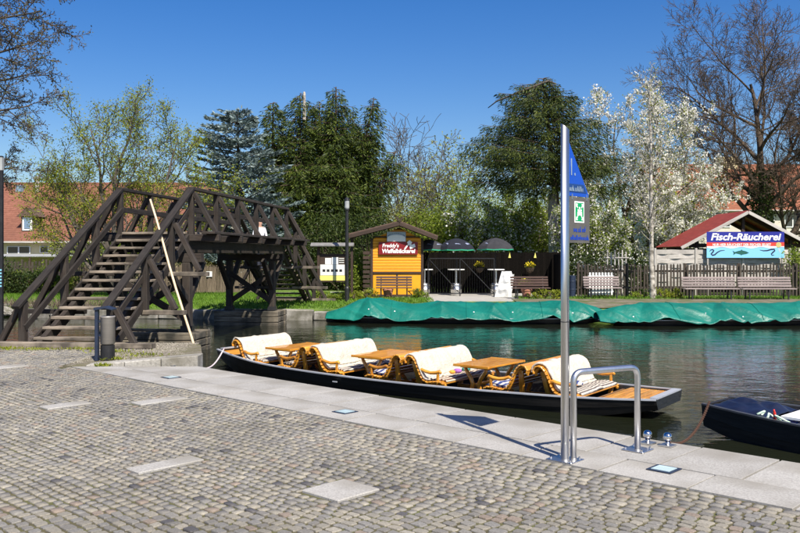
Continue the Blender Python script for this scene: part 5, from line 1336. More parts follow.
# dormer
dx, dz, dy = xx_(28.3, HL + .5), zz(224, HL + .5), HL + .5
d = MB().box((dx, dy + .9, dz - .05), (.80, 2.0, 1.05)).build('dormer', SHING, t)
MB().box((dx, dy - .13, dz), (.60, .06, .82)).build('dormer_frame', WHITEP, d); MB().box((dx, dy - .17, dz), (.38, .04, .58)).build('pane', mat('blue_pane', [(.16, .24, .34)], .1), d)
m_ = MB().prism([(-.62, 0), (.62, 0), (0, .55)], 0, 2.4, Matrix.Translation((dx, dy + 2.1, dz + .46)) @ FACE); m_.build('dormer_roof', SHING, d)
MB().box((xx_(20, HL + 4.2), HL + 4.3, zz(188.5, HL + 4.2)), (.45, .5, .45)).build('skylight', mat('skylight_blue', [(.18, .26, .36)], .2), t)
for px, h in ((35.8, 1.35),):
    b = MB().lathe([(.13, 0), (.13, h), (.2, h), (.2, h + .12), (.1, h + .2)], 10, (xx_(px, HL + 4), HL + 4.2, zz(198, HL + 4) - .1)); b.build('vent_pipe', LAMEL, t)
# veranda with a corrugated roof
vr = thing('veranda', (xx_(28, HL - 3), HL - 2.5, 0), 'grey corrugated veranda roof in front of the cream house', 'veranda')
va, vb = xx_(-30, HL - 4), xx_(62, HL - 4)
n = 60; cr = MB()
def vp(u, v): x_ = va + (vb - va) * u / (4 * n); return (x_, HL - 4 + 3.9 * v, zz(256.5, HL - 4) + .12 * v + .035 * math.sin(u * math.pi / 2))
cr.grid(vp, 4 * n + 1, 2).build('roof', mat('corrugated_sheet', [(.30, .31, .32), (.42, .43, .44)], .6, (3, 3, 3), 5), vr)
for px in (-20, 5, 30, 58): beam('post', (xx_(px, HL - 3.9), HL - 3.9, 0), (xx_(px, HL - 3.9), HL - 3.9, zz(257.5, HL - 3.9)), .1, .1, BROWNT, vr, up=(0, 1, 0))

HR = 62.0
t, sl, ym = house('orange_house', 'large house with an orange tiled roof and pale walls behind the bare tree', xx_(668, HR), 58, HR, 11, zz(207, HR), zz(166, HR + 5.5), PLAST, ROOFORA,
      [(xx_(p, HR), zz(219, HR), 1.2, 1.25) for p in (692, 722, 766, 792.5, 822)])
MB().box((xx_(727.5, HR + 5), HR + 5.4, zz(168, HR + 5)), (1.6, .9, 1.8)).build('chimney', CREAM, t)
for p in (779, 790): MB().box((xx_(p, HR + 3), HR + 2.75, zz(189, HR + 3)), (.55, .5, .6)).build('skylight', GLASS, t)
OB = thing('barn', (xx_(215, 60), 60, 0), 'barn with an orange roof half hidden behind the bridge rail', 'barn')
MB().prism([(xx_(182, 58), 0), (xx_(228, 58), 0), (xx_(228, 58), zz(216, 58)), (xx_(182, 58), zz(216, 58))], 0, -6, Matrix.Translation((0, 58, 0)) @ FACE).build('wall', PLAST, OB)
MB().add([(xx_(176, 57.6), 57.6, zz(217, 57.6)), (xx_(232, 57.6), 57.6, zz(217, 57.6)), (xx_(232, 57.6), 61.5, zz(189, 61.5)), (xx_(176, 57.6), 61.5, zz(189, 61.5)), (xx_(232, 57.6), 65.4, zz(217, 57.6)), (xx_(176, 57.6), 65.4, zz(217, 57.6))], [(0, 1, 2, 3), (3, 2, 4, 5)]).build('roof', ROOFORA, OB)

# ---- brushwood fence under the bridge
bw = thing('brushwood_fence', (-8, 38, 0), 'brown brushwood fence on the lawn seen under the bridge', 'fence')
b = MB(); Ys = 38.0
for i in range(900):
    x = random.uniform(xx_(60, Ys), xx_(262, Ys)); h = zz(266, Ys) + random.uniform(-.12, .10); y = Ys + random.uniform(-.03, .03); dx = random.uniform(-.05, .05); w = random.uniform(.008, .016)
    b.add([(x - w, y, 0), (x + w, y, 0), (x + dx + w * .6, y, h), (x + dx - w * .6, y, h)], [(0, 1, 2, 3)])
o = b.build('brushwood', REED, bw); tag(o, kind='stuff')
for px in (62, 95, 128, 161, 196, 227, 258): beam('post', (xx_(px, Ys), Ys + .06, 0), (xx_(px, Ys), Ys + .06, zz(264, Ys)), .08, .08, BROWNT, bw, up=(0, 1, 0))
for z in (.35, 1.1): beam('rail', (xx_(60, Ys), Ys + .045, z), (xx_(262, Ys), Ys + .045, z), .03, .06, BROWNT, bw)
MB().box((xx_(209.5, Ys), Ys - .06, zz(274, Ys)), (.26, .02, .24)).build('notice', WHITEP, bw)
# glasshouse roof behind it
gh = thing('greenhouse', (xx_(206, 43), 43, 0), 'pale greenhouse roof above the brushwood fence', 'greenhouse')
for k in range(8):
    xa = xx_(196 + 3.0 * k, 42); MB().add([(xa, 42, zz(263, 42)), (xa + .13, 42, zz(263, 42)), (xa + .13, 43.6, zz(251, 43.6)), (xa, 43.6, zz(251, 43.6))], [(0, 1, 2, 3)]).build('pane', LIGHTG, gh)
MB().box((xx_(207, 42.8), 42.9, zz(262, 42.9) / 2), (1.2, 1.5, zz(262.5, 42.9))).build('wall', PLAST, gh)
# old fence of dark palings at far left
of = thing('paling_fence', (-19, 40, 0), 'dark garden palings in front of the cream house', 'fence')
pm2 = MB().box((0, 0, .72), (.10, .025, 1.44)).mesh('paling'); pm2.materials.append(PICK)
x = xx_(-30, 41)
while x < xx_(64, 41):
    if random.random() < .93: link(bpy.data.objects.new('paling', pm2), of, Matrix.Translation((x, 41, 0)) @ Matrix.Scale(random.uniform(.93, 1.05), 4, (0, 0, 1)))
    x += .17
for z in (.4, 1.1): beam('rail', (xx_(-30, 41), 41.04, z), (xx_(64, 41), 41.04, z), .04, .08, PICK, of)

# ================================================================== TREES
def tubes_mesh(name, polys, m, parent):
    """polys: list of (pts Nx3, radii N, sides)"""
    VV = []; FF = []; off = 0
    for P, r, n in polys:
        P = np.asarray(P, float); k = len(P); d = np.gradient(P, axis=0); d /= np.linalg.norm(d, axis=1)[:, None] + 1e-9
        md = d.mean(0); ref = np.array([0, 0, 1.]) if abs(md[2]) < .8 * np.linalg.norm(md) else np.array([1., 0, 0])
        a = ref - d * (d @ ref)[:, None]; a /= np.linalg.norm(a, axis=1)[:, None] + 1e-9; b = np.cross(d, a)
        th = np.arange(n) * 2 * math.pi / n
        V = P[:, None, :] + (a[:, None, :] * np.cos(th)[None, :, None] + b[:, None, :] * np.sin(th)[None, :, None]) * np.asarray(r)[:, None, None]
        VV.append(V.reshape(-1, 3)); i = np.arange(k - 1)[:, None] * n; j = np.arange(n)[None, :]; j2 = (j + 1) % n
        FF.append(np.stack([i + j, i + j2, i + n + j2, i + n + j], -1).reshape(-1, 4) + off); off += k * n
    me = tri_mesh(name, np.concatenate(VV), np.concatenate(FF)); me.polygons.foreach_set('use_smooth', np.ones(len(me.polygons), bool))
    return mobj(name, me, m, parent)
def unit(v): return v / (np.linalg.norm(v) + 1e-9)
def perp(d, az):
    a = np.cross(d, [0, 0, 1.] if abs(d[2]) < .95 else [1., 0, 0]); a = unit(a); b = np.cross(d, a); return a * math.cos(az) + b * math.sin(az)
class Tree:
    def __init__(s, seed): s.r = random.Random(seed); s.polys = []; s.tips = []; s.tipd = []
    def grow(s, p, d, L, rad, lv, P):
        r = s.r; nseg = max(3, int(L / P['seg'][min(lv, len(P['seg']) - 1)])); step = L / nseg
        pts = [np.array(p, float)]; d = unit(np.array(d, float)); dirs = [d]
        up = P['up'][min(lv, len(P['up']) - 1)]; wg = P['wig'][min(lv, len(P['wig']) - 1)]
        for i in range(nseg):
            d = unit(d + np.array([r.gauss(0, wg), r.gauss(0, wg), r.gauss(0, wg) + up]))
            pts.append(pts[-1] + d * step); dirs.append(d)
        end = P.get('end', .25); rads = [max(P['rmin'], rad * (1 - (1 - end) * i / nseg)) for i in range(nseg + 1)]
        s.polys.append((np.array(pts), np.array(rads), max(3, P['sides'][min(lv, len(P['sides']) - 1)])))
        if lv >= P['levels']:
            for i in range(1, nseg + 1): s.tips.append(pts[i]); s.tipd.append(dirs[i])
            return
        n = P['n'][lv]; n = max(1, int(round(n * r.uniform(.8, 1.2)))); az = r.uniform(0, 6.28)
        for k in range(n):
            t = P['t0'][lv] + (1 - P['t0'][lv]) * (k + r.random()) / n; t = min(t, .98); f = t * nseg; i = min(int(f), nseg - 1)
            q = pts[i] + (pts[i + 1] - pts[i]) * (f - i); az += 2.4 + r.uniform(-.5, .5)
            an = R(P['ang'][lv]) * r.uniform(.7, 1.3)
            cd = unit(dirs[i] * math.cos(an) + perp(dirs[i], az) * math.sin(an))
            s.grow(q, cd, L * P['ratio'][lv] * r.uniform(.7, 1.25) * (1 - P.get('tl', .45) * t), rads[i] * P['rr'][lv], lv + 1, P)
        if P.get('cont', True) and lv < P['levels']:
            s.tips.append(pts[-1]); s.tipd.append(dirs[-1])
def leaves_at(T, per, spread, size, asp, m, name, parent, droop=0.0, frac=1.0, sj=.35):
    P = np.array(T.tips); D = np.array(T.tipd)
    if frac < 1: k = rng.random(len(P)) < frac; P = P[k]; D = D[k]
    P = np.repeat(P, per, 0) + rng.normal(0, spread, (len(P) * per, 3)); D = np.repeat(D, per, 0) * .5 + rng.normal(0, .6, P.shape); D[:, 2] -= droop
    return leaf_cards(name, P, D, size * rng.uniform(1 - sj, 1 + sj, len(P)), asp, m, parent)
def deciduous(name, base, label, cat, stems, P, bark, seed, leaf=None, group=None, extra=None):
    t = thing(name, base, label, cat, group); T = Tree(seed)
    for d, L, rad in stems: T.grow(np.array(base) + np.array([0, 0, -.1]), d, L, rad, 0, P)
    tubes_mesh('trunk', T.polys, bark, t)
    if leaf: leaves_at(T, leaf['per'], leaf['spread'], leaf['size'], leaf['asp'], leaf['m'], 'crown', t, leaf.get('droop', 0), leaf.get('frac', 1))
    if extra: leaves_at(T, extra['per'], extra['spread'], extra['size'], extra['asp'], extra['m'], extra.get('name', 'blossom'), t, extra.get('droop', 0), extra.get('frac', 1))
    return t, T
def base_at(px, Y): return Vector(((px - 400) / FPX * Y, Y, 0))

# bare broad tree at right
P_BARE = dict(seg=[.8, .6, .4, .28, .22], up=[.06, .05, .05, .05, .06], wig=[.07, .10, .11, .12, .12], sides=[9, 7, 5, 4, 3], rmin=.010, levels=4, n=[7, 8, 8, 7], t0=[.22, .22, .15, .12], ang=[46, 42, 42, 40], ratio=[.74, .60, .54, .52], rr=[.62, .55, .55, .55], end=.22, tl=.40)
b = base_at(764, 46)
t, T = deciduous('bare_tree', b, 'large bare reddish-brown tree rising behind the smokehouse roof', 'tree', [((-.04, 0, 1), 11.2, .33), ((.55, .1, .95), 10.4, .24)], dict(P_BARE, rmin=.0095, n=[11, 10, 9, 9], ang=[48, 44, 42, 40], t0=[.24, .2, .15, .12], ratio=[.60, .58, .54, .52], tl=.35), BARKD, 6,
      dict(per=1, spread=.04, size=.07, asp=.35, m=BARKR, frac=.6))
# ivy on its trunk
k = 2600; zz_ = rng.uniform(2.0, 6.3, k); a = rng.uniform(0, 6.28, k); rr_ = .35 + .35 * rng.random(k)
Pn = np.column_stack([b.x - .25 + rr_ * np.cos(a), b.y - .3 + rr_ * np.sin(a), zz_]); leaf_cards('ivy', Pn, rng.normal(0, 1, (k, 3)), np.full(k, .16), .7, L_HEDGE, t)

# spring willow-like tree behind the near stairs
P_WIL = dict(seg=[.6, .5, .35, .25], up=[.03, .03, .05, .03], wig=[.08, .11, .13, .14], sides=[8, 6, 4, 3], rmin=.011, levels=3, n=[8, 6, 5], t0=[.25, .2, .15], ang=[34, 36, 42], ratio=[.50, .46, .46], rr=[.55, .5, .55], end=.18, tl=.35)
b = base_at(118, 33.5)
deciduous('willow_tree', b, 'spreading tree with fresh yellow-green leaves behind the near stairs', 'tree',
      [((-.66, 0, .9), 6.0, .13), ((-.9, .1, .75), 5.2, .11), ((-.28, .1, 1), 6.9, .14), ((.05, -.1, 1), 6.9, .14), ((.36, 0, 1), 6.8, .13), ((.58, .1, .9), 5.6, .11), ((-.45, .3, .9), 6.0, .11), ((.2, .3, .95), 6.2, .11)],
      P_WIL, BARK, 21, dict(per=6, spread=.14, size=.09, asp=.42, m=L_SPRING, droop=.25))
# overhanging tree at the top left; its trunk stands outside the frame
P_OV = dict(seg=[.6, .45, .3, .2], up=[.02, -.01, .01, .02], wig=[.07, .10, .13, .15], sides=[8, 6, 4, 3], rmin=.006, levels=3, n=[9, 9, 7], t0=[.25, .15, .1], ang=[42, 45, 48], ratio=[.46, .42, .42], rr=[.5, .5, .55], end=.2, tl=.4)
b = Vector((-10.8, 17.0, 0)); T = Tree(31); t = thing('overhanging_tree', b, 'budding tree whose twigs hang into the top left corner', 'tree')
T.polys.append((np.array([[b.x, b.y, -.1], [b.x + .1, b.y, 2], [b.x + .2, b.y, 4], [b.x + .1, b.y, 6], [b.x, b.y, 8], [b.x, b.y, 10]]), np.array([.3, .26, .24, .2, .15, .08]), 10))
for z, d, L in ((3.2, (1, .05, .10), 3.6), (4.2, (1, -.2, .10), 4.3), (5.3, (1, .1, .15), 4.5), (6.1, (1, -.1, .15), 4.4), (6.9, (1, .1, .2), 4.6), (4.8, (.8, .5, .2), 4.0), (7.6, (1, 0, .3), 4.4), (4.8, (-1, 0, .4), 3), (6.5, (-.8, -.5, .5), 4), (8.5, (.3, .4, .9), 3.5), (5.8, (.9, -.4, .0), 3.6)):
    T.grow((b.x + .15, b.y, z), d, L * .78, .06, 0, P_OV)
tubes_mesh('trunk', T.polys, BARK, t); leaves_at(T, 1, .03, .045, .5, L_BUD, 'crown', t, frac=.8)

# conifers
def conifer(name, base, label, H, prof, m, bark, seed, whorl=.34, per=6, card=.34, asp=.26, droop=.25, rise=.15, lean=(0, 0), zlow=.3, dens=26, hang=.3, trunk_r=.2, jit=.25, parent=None, axis=None, rmul=None, topcut=False):
    """axis: function z-> (dx,dy); prof: function of 0..1 (bottom..top) -> branch length"""
    t = parent or thing(name, base, label, 'tree'); r = random.Random(seed); g = np.random.default_rng(seed)
    axis = axis or (lambda u: np.array([lean[0] * u, lean[1] * u])); bx_, by_ = base[0], base[1]
    N = 14; P = np.array([[bx_ + axis(u)[0], by_ + axis(u)[1], u * H - .05] for u in np.linspace(0, 1, N)]); polys = [(P, np.linspace(trunk_r, .03, N), 8)]
    CP = []; CD = []; CS = []
    z = zlow * H; az = r.uniform(0, 6)
    while z < H:
        u = z / H; L0 = prof(u)
        nb = max(3, per if L0 > .8 else per - 1)
        for k in range(nb):
            az += 6.283 / nb + r.uniform(-.35, .35); L = L0 * r.uniform(1 - jit * 1.3, 1 + jit)
            if rmul: L *= rmul(az, u)
            c = np.array([bx_ + axis(u)[0], by_ + axis(u)[1], z + r.uniform(-.12, .12)]); hd = np.array([math.cos(az), math.sin(az), 0])
            n = max(4, int(L / .22)); pts = []
            for i in range(n + 1):
                s_ = i / n; pts.append(c + hd * L * s_ + np.array([0, 0, L * (rise * s_ - droop * s_ * s_ * 1.6 + droop * .9 * s_ ** 4)]))
            pts = np.array(pts); polys.append((pts, np.linspace(.035, .008, n + 1), 3))
            m_n = int(dens * L * (.7 + .6 * r.random())); s_ = np.sqrt(g.uniform(.03, 1, m_n)); idx = np.clip((s_ * n).astype(int), 0, n - 1); f = s_ * n - idx
            q = pts[idx] * (1 - f[:, None]) + pts[idx + 1] * f[:, None]; dd = pts[idx + 1] - pts[idx]; dd /= np.linalg.norm(dd, axis=1)[:, None] + 1e-9
            side = np.cross(dd, [0, 0, 1.]); sd = g.choice([-1, 1], m_n)
            wd = np.abs(g.normal(0, 1, m_n)) * .30 * (1 - s_ * .65) * min(1, L / 1.5)
            q = q + side * (sd * wd)[:, None] * (1 if L > .6 else .5); q[:, 2] -= np.abs(g.normal(0, 1, m_n)) * hang * .35 * (.4 + s_)
            cd = dd * .8 + side * (sd * .7)[:, None] + g.normal(0, .28, (m_n, 3)); cd[:, 2] -= hang
            CP.append(q); CD.append(cd); CS.append(card * g.uniform(.55, 1.3, m_n))
        z += whorl * r.uniform(.8, 1.2)
    tubes_mesh('trunk', polys, bark, t)
    leaf_cards('crown', np.concatenate(CP), np.concatenate(CD), np.concatenate(CS), asp, m, t); return t
# blue spruce: broad blunt top
b = base_at(238, 42)
conifer('blue_spruce', b, 'blue-grey spruce with a blunt top left of the tall dark conifer', 8.9, lambda u: 3.25 * (1 - u) ** .38 if u < .985 else .35, L_BLUE, BARKD, 3, whorl=.33, per=8, card=.23, asp=.30, droop=.10, rise=.28, zlow=.05, dens=95, hang=.05, jit=.30)
# tall dark conifer with several leaders and hanging twigs
b = base_at(322, 45); yt = thing('weeping_conifer', b, 'tall broad dark green conifer with several upright leaders and hanging twigs', 'tree')
for i, (px, py, r0, hh) in enumerate(((273, 102, 1.35, 0), (300, 94, 1.3, 0), (336, 86, 1.45, 0), (374, 98, 1.0, 0), (396, 150, .9, 0), (320, 118, 1.9, .6), (352, 112, 1.5, .8), (287, 130, 1.5, .9), (318, 100, 1.7, .9), (368, 130, 1.4, .7), (268, 150, 1.2, .3), (340, 150, 2.2, -.5), (300, 165, 2.2, -.6))):
    H_ = EYE + (HOR - py) / FPX * 45; X_ = (px - 322) / FPX * 45
    bend = (lambda X_: (lambda u: np.array([X_ * min(1, (u * 1.35) ** .8) * (1 if abs(X_) < 3 else 1), hh * 1.0])))(X_)
    if i in (3, 4): bend = (lambda X_: (lambda u: np.array([X_ * u ** .75, 0])))(X_)
    conifer('c', b, '', H_, (lambda r0: (lambda u: r0 * 1.12 * (1.22 - u) ** .62 * (1 if u < .95 else (1 - u) / .05 * .7 + .3)))(r0), L_YEW, BARKD, 50 + i, whorl=.27, per=6, card=.24, asp=.20, droop=.30, rise=.22, zlow=.06, dens=80, hang=.75, trunk_r=.16, parent=yt, axis=bend, jit=.55)
MB().lathe([(.09, -.6), (.07, .85), (.02, .9)], 9, (at(304.5, 0, 44.5).x, 44.4, at(0, 109, 44.5).z)).build('lopped_top', BARKW, yt)
# dark spruce in the middle with a pale trunk below its crown
b = base_at(556, 41)
def ax7(u): return np.array([-.62 * max(0, u - .42) / .58, 0])
def m7(az, u): return 1.12 if math.cos(az) < -.2 else .84
conifer('dark_spruce', b, 'dense dark spruce with a bare pale trunk behind the terrace', 10.3, lambda u: (2.3 + .95 * math.sin(min(1, (u - .38) / .25) * 1.57)) * (1 if u < .66 else max(.12, ((1 - u) / .34) ** .52)), L_DARK, BARKD, 77, whorl=.21, per=8, card=.19, asp=.20, droop=.16, rise=.16, zlow=.47, dens=120, hang=.75, trunk_r=.3, axis=ax7, rmul=m7, jit=.40)
sp_t = [o for o in bpy.data.objects if o.name.startswith('dark_spruce')][0]
MB().tube([(b.x - .02 * k, b.y, k * .6 - .05) for k in range(9)], [.34, .32, .31, .30, .29, .28, .27, .25, .22], 12).build('bare_trunk', BARKG, sp_t, smooth=True)
MB().tube([at(488, 108, 40.4), at(497, 101, 40.2), at(512, 95, 40), at(530, 88, 40), at(548, 81, 40.2), at(556, 84, 40.4)], [.02, .035, .045, .05, .05, .04], 7).build('bare_limb', BARK, sp_t, smooth=True)

# white blossom trees
P_BL = dict(seg=[.6, .4, .3, .22], up=[.06, .06, .05, .04], wig=[.06, .10, .12, .14], sides=[8, 5, 4, 3], rmin=.009, levels=3, n=[11, 8, 6], t0=[.12, .12, .1], ang=[42, 42, 45], ratio=[.45, .46, .5], rr=[.5, .5, .55], end=.15, tl=.45)
W_L = dict(per=3, spread=.085, size=.125, asp=.85, m=L_WHITE, name='blossom')
deciduous('cherry_tree', base_at(648, 43.5), 'tall cherry tree covered in white blossom left of the red roof', 'tree',
      [((-.46, 0, 1), 9.6, .15), ((-.05, .1, 1), 8.8, .14), ((.32, 0, 1), 8.2, .13), ((-.24, -.1, 1), 9.2, .13), ((.58, 0, .85), 6.8, .1), ((-.45, .1, .8), 6.0, .1), ((.8, -.1, .7), 5.2, .1), ((.05, -.3, .9), 5.0, .1)], P_BL, BARK, 8,
      dict(per=2, spread=.13, size=.11, asp=.5, m=L_SPRING, frac=.5), extra=dict(W_L, per=4, spread=.065, size=.10, frac=.72))
deciduous('cherry_tree', base_at(586, 38.5), 'lower white-blossoming tree just behind the grey bench', 'tree',
      [((-.3, 0, 1), 3.6, .1), ((.3, 0, 1), 3.8, .1), ((0, .2, 1), 4.0, .1), ((.7, 0, .7), 3.0, .08)], P_BL, BARK, 9,
      dict(per=3, spread=.12, size=.10, asp=.5, m=L_SHRUB, frac=.9), extra=dict(W_L, per=2, size=.09, frac=.75))
deciduous('cherry_tree', base_at(497, 44), 'small white-blossoming shrub tree above the parasols', 'tree',
      [((-.6, 0, 1), 3.9, .08), ((.1, 0, 1), 4.0, .08), ((-.9, .1, .7), 3.3, .07), ((.5, .1, .9), 3.6, .07)], P_BL, BARK, 10,
      dict(per=2, spread=.12, size=.12, asp=.5, m=L_SHRUB, frac=.8), extra=dict(W_L, per=1, spread=.07, frac=.45))
deciduous('cherry_tree', base_at(531, 46), 'pale blossoming tree behind the spruce trunk', 'tree',
      [((-.5, 0, 1), 4.2, .08), ((.3, 0, 1), 4.6, .08), ((0, .1, 1), 4.8, .07), ((.8, .1, .7), 3.6, .07)], P_BL, BARK, 12,
      dict(per=3, spread=.12, size=.12, asp=.5, m=L_SHRUB, frac=.9), extra=dict(W_L, per=1, spread=.09, frac=.07))
# slender young tree with a pale trunk in front of the picket fence
P_BI = dict(seg=[.5, .35, .25], up=[.03, .09, .06], wig=[.025, .08, .12], sides=[10, 5, 3], rmin=.008, levels=2, n=[30, 8], t0=[.24, .12], ang=[38, 42], ratio=[.20, .42], rr=[.34, .5], end=.10, tl=.55)
deciduous('young_tree', base_at(652.5, 32.2), 'slender young tree with a pale trunk in front of the picket fence', 'tree', [((-.028, 0, 1), 8.6, .115)], P_BI, BARKW, 14, dict(per=1, spread=.06, size=.085, asp=.5, m=L_SPRING, frac=.6))
# distant bare tree and pale green tree in the gap
P_D = dict(P_BARE, levels=3, n=[8, 7, 6], rmin=.016)
deciduous('bare_tree', base_at(405, 62), 'distant thin bare tree in the gap right of the tall conifer', 'tree', [((-.05, 0, 1), 8.6, .16), ((.25, 0, 1), 7.2, .13), ((-.3, 0, 1), 6.6, .1)], P_D, BARK, 16)
deciduous('pale_tree', base_at(462, 58), 'distant tree with sparse pale yellow-green leaves left of the dark spruce', 'tree', [((-.2, 0, 1), 7.0, .13), ((-.55, 0, .9), 6.4, .12), ((.2, 0, 1), 7.4, .12)], dict(P_D, n=[8, 6, 5]), BARK, 17, dict(per=2, spread=.15, size=.17, asp=.6, m=L_PALE, frac=.75))

# shrubs: stems with leaves gathered in clumps
def bush(name, c, rx, ry, h, n, m, label, seed, size=.12, asp=.5, group=None, blossom=0, clumps=26, low=.05):
    t = thing(name, c, label, 'shrub', group); g = np.random.default_rng(seed); c = np.array([c[0], c[1], c[2] if len(c) > 2 else 0.])
    d = g.normal(size=(clumps, 3)); d /= np.linalg.norm(d, axis=1)[:, None]; d *= g.uniform(.45, 1.0, (clumps, 1)) ** .5
    K = c + np.column_stack([d[:, 0] * rx * .88, d[:, 1] * ry * .88, h * (low + (1 - low) * (.46 + .46 * d[:, 2]))])
    polys = []
    for k in K[:min(clumps, 22)]:
        b0 = c + np.array([g.normal(0, rx * .12), g.normal(0, ry * .12), -.05]); mid = b0 * .45 + k * .55 + g.normal(0, .1, 3); polys.append((np.array([b0, mid, k]), np.array([.03, .02, .008]), 4))
        for q in range(3):
            e = k + g.normal(0, .22, 3) * np.array([rx, ry, h]) * .6; polys.append((np.array([mid, (mid + e) / 2 + g.normal(0, .05, 3), e]), np.array([.014, .010, .006]), 3))
    tubes_mesh('stems', polys, BARKD, t)
    idx = g.integers(0, clumps, n); P = K[idx] + g.normal(0, 1, (n, 3)) * np.array([rx, ry, h * .55]) * .21
    P[:, 2] = np.maximum(P[:, 2], c[2] + .02)
    leaf_cards('foliage', P, g.normal(0, 1, (n, 3)) + np.array([0, 0, .3]), size * g.uniform(.6, 1.35, n), asp, m, t)
    if blossom:
        idx = g.integers(0, clumps, blossom); P = K[idx] + g.normal(0, 1, (blossom, 3)) * np.array([rx, ry, h * .55]) * .23; leaf_cards('blossom', P, g.normal(0, 1, (blossom, 3)), size * g.uniform(.6, 1.2, blossom), .85, L_WHITE, t)
    return t
G_ = 'shrubs behind the terrace and kiosk'
bush('hedge', base_at(352, 40), 2.6, 1.0, 4.0, 9000, L_HEDGE, 'tall clipped dark hedge behind the kiosk and notice board', 1, .13, .5, clumps=70)
bush('hedge', base_at(318, 41), 2.0, 1.0, 3.2, 6000, L_HEDGE, 'dark hedge behind the notice board', 2, .13, .5, clumps=50)
for i, (px, Y, rx, h, n, m, lab) in enumerate(((402, 47, 1.6, 4.2, 5200, L_OLIVE, 'olive green shrub directly above the kiosk ridge'), (428, 45, 1.7, 4.3, 5200, L_SHRUB, 'green shrub to the right of the kiosk roof'),
        (452, 46, 1.9, 4.7, 6000, L_SHRUB, 'green shrub above the middle parasol'), (470, 50, 2.4, 6.0, 7000, L_SHRUB, 'tall mid-green shrub below the dark spruce'), (508, 50, 2.4, 5.4, 6500, L_SHRUB, 'green shrub behind the small blossoming tree'),
        (545, 52, 2.6, 5.0, 6500, L_OLIVE, 'olive shrub behind the spruce trunk'), (420, 56, 2.6, 4.6, 5000, L_OLIVE, 'distant olive shrub behind the kiosk roof'), (440, 60, 3.0, 5.4, 5500, L_OLIVE, 'distant pale shrub in the gap of sky'), (378, 52, 2.2, 5.0, 5000, L_OLIVE, 'shrub between the tall hedge and the kiosk'))):
    bush('shrub', base_at(px, Y), rx, 1.2, h, n, m, lab, 100 + i, .14, .5, G_)
for i, (px, Y, rx, h, n, m, lab, bl) in enumerate(((12, 36.5, 1.6, 1.0, 4500, L_HEDGE, 'dark green shrub at the left edge of the far lawn', 0), (42, 37.5, 1.5, 1.05, 4500, L_SHRUB, 'green shrub on the far lawn left of the stair rail', 0), (78, 39, 2.0, 1.4, 5000, L_SHRUB, 'green shrub behind the near stairs', 0), (-25, 36, 1.8, 1.8, 4000, L_HEDGE, 'dark shrub just beyond the left frame edge', 0),
        (215, 40.5, 2.2, 2.7, 5000, L_OLIVE, 'brownish shrub above the brushwood fence', 0), (245, 41, 2.0, 2.8, 5000, L_OLIVE, 'olive shrub behind the far pier of the bridge', 0), (160, 42, 2.6, 3.0, 6000, L_SHRUB, 'green shrub behind the bridge landing', 0), (118, 43, 2.6, 3.0, 6000, L_SHRUB, 'green shrub seen through the near stairs', 0),
        (600, 36.2, 1.5, 1.9, 4500, L_HEDGE, 'dark green shrub behind the trellis', 500), (580, 38.3, 1.1, 1.9, 4000, L_HEDGE, 'dark shrub beside the spruce trunk', 200), (632, 36.6, 1.2, 1.8, 3500, L_HEDGE, 'dark shrub behind the young tree', 300), (357, 34.6, .5, 1.75, 2500, L_SHRUB, 'ivy-covered shrub beside the kiosk porch', 0),
        (800, 34.2, .6, 1.9, 2600, L_SHRUB, 'yellow-green climbing plant at the right end of the woven fence', 0), (672, 45, 2.0, 3.2, 4500, L_SHRUB, 'green shrub behind the left end of the red roof', 700), (790, 50, 2.4, 3.0, 4000, L_OLIVE, 'olive shrub beneath the bare tree', 0))):
    bush('shrub', base_at(px, Y), rx, .8, h, n, m, lab, 200 + i, .11, .5, 'garden shrubs on the far bank', bl)
# low plants on the bank
for i, (px, Y) in enumerate(((338, 30.8), (356, 31.6), (368, 32.4), (418, 32.6), (540, 32.0), (556, 31.8), (640, 32.6), (664, 32.4), (676, 32.2), (322, 31.2))):
    x = (px - 400) / FPX * Y; bush('low_plant', (x, Y, bank_z(x, Y)), .35, .25, .34, 420, L_SPRING if i % 3 else L_SHRUB, ('low green weeds %s' % ['at the foot of the lamp post', 'left of the kiosk porch', 'at the left corner of the kiosk', 'at the right corner of the kiosk', 'left of the black side fence', 'at the black side fence', 'left of the young pale trunk', 'right of the young pale trunk', 'left of the pale benches', 'below the notice board'][i]), 300 + i, .09, .4, 'weeds along the far bank', clumps=9)
# distant wood closing the horizon
k = 26000; X_ = rng.uniform(-130, 150, k); hgt = np.array([3.6 + 2.0 * mnoise.noise(Vector((x * .09, 0, 0))) + 1.2 * mnoise.noise(Vector((x * .4, 3, 0))) for x in X_]); Z_ = hgt * rng.random(k) ** .6
o = leaf_cards('distant_wood', np.column_stack([X_, 105 + rng.normal(0, 1.5, k), Z_]), rng.normal(0, 1, (k, 3)), rng.uniform(.5, 1.2, k), .7, L_OLIVE); tag(o, 'distant strip of olive green woodland on the horizon', 'wood', kind='stuff')
# dry reeds at the left bank edge
k = 5000; X_ = rng.uniform(-24, -9, k); Yr = 27.7 + (-3 - X_) * .12 + rng.uniform(-.12, .5, k)
o = leaf_cards('dry_reeds', np.column_stack([X_, Yr, np.full(k, -.30) + .25 * rng.random(k)]), np.column_stack([rng.normal(0, .45, k), rng.normal(-.1, .35, k), np.ones(k)]), rng.uniform(.15, .42, k), .07, REED); tag(o, 'dry brown reeds along the left end of the far bank', 'reeds', kind='stuff')
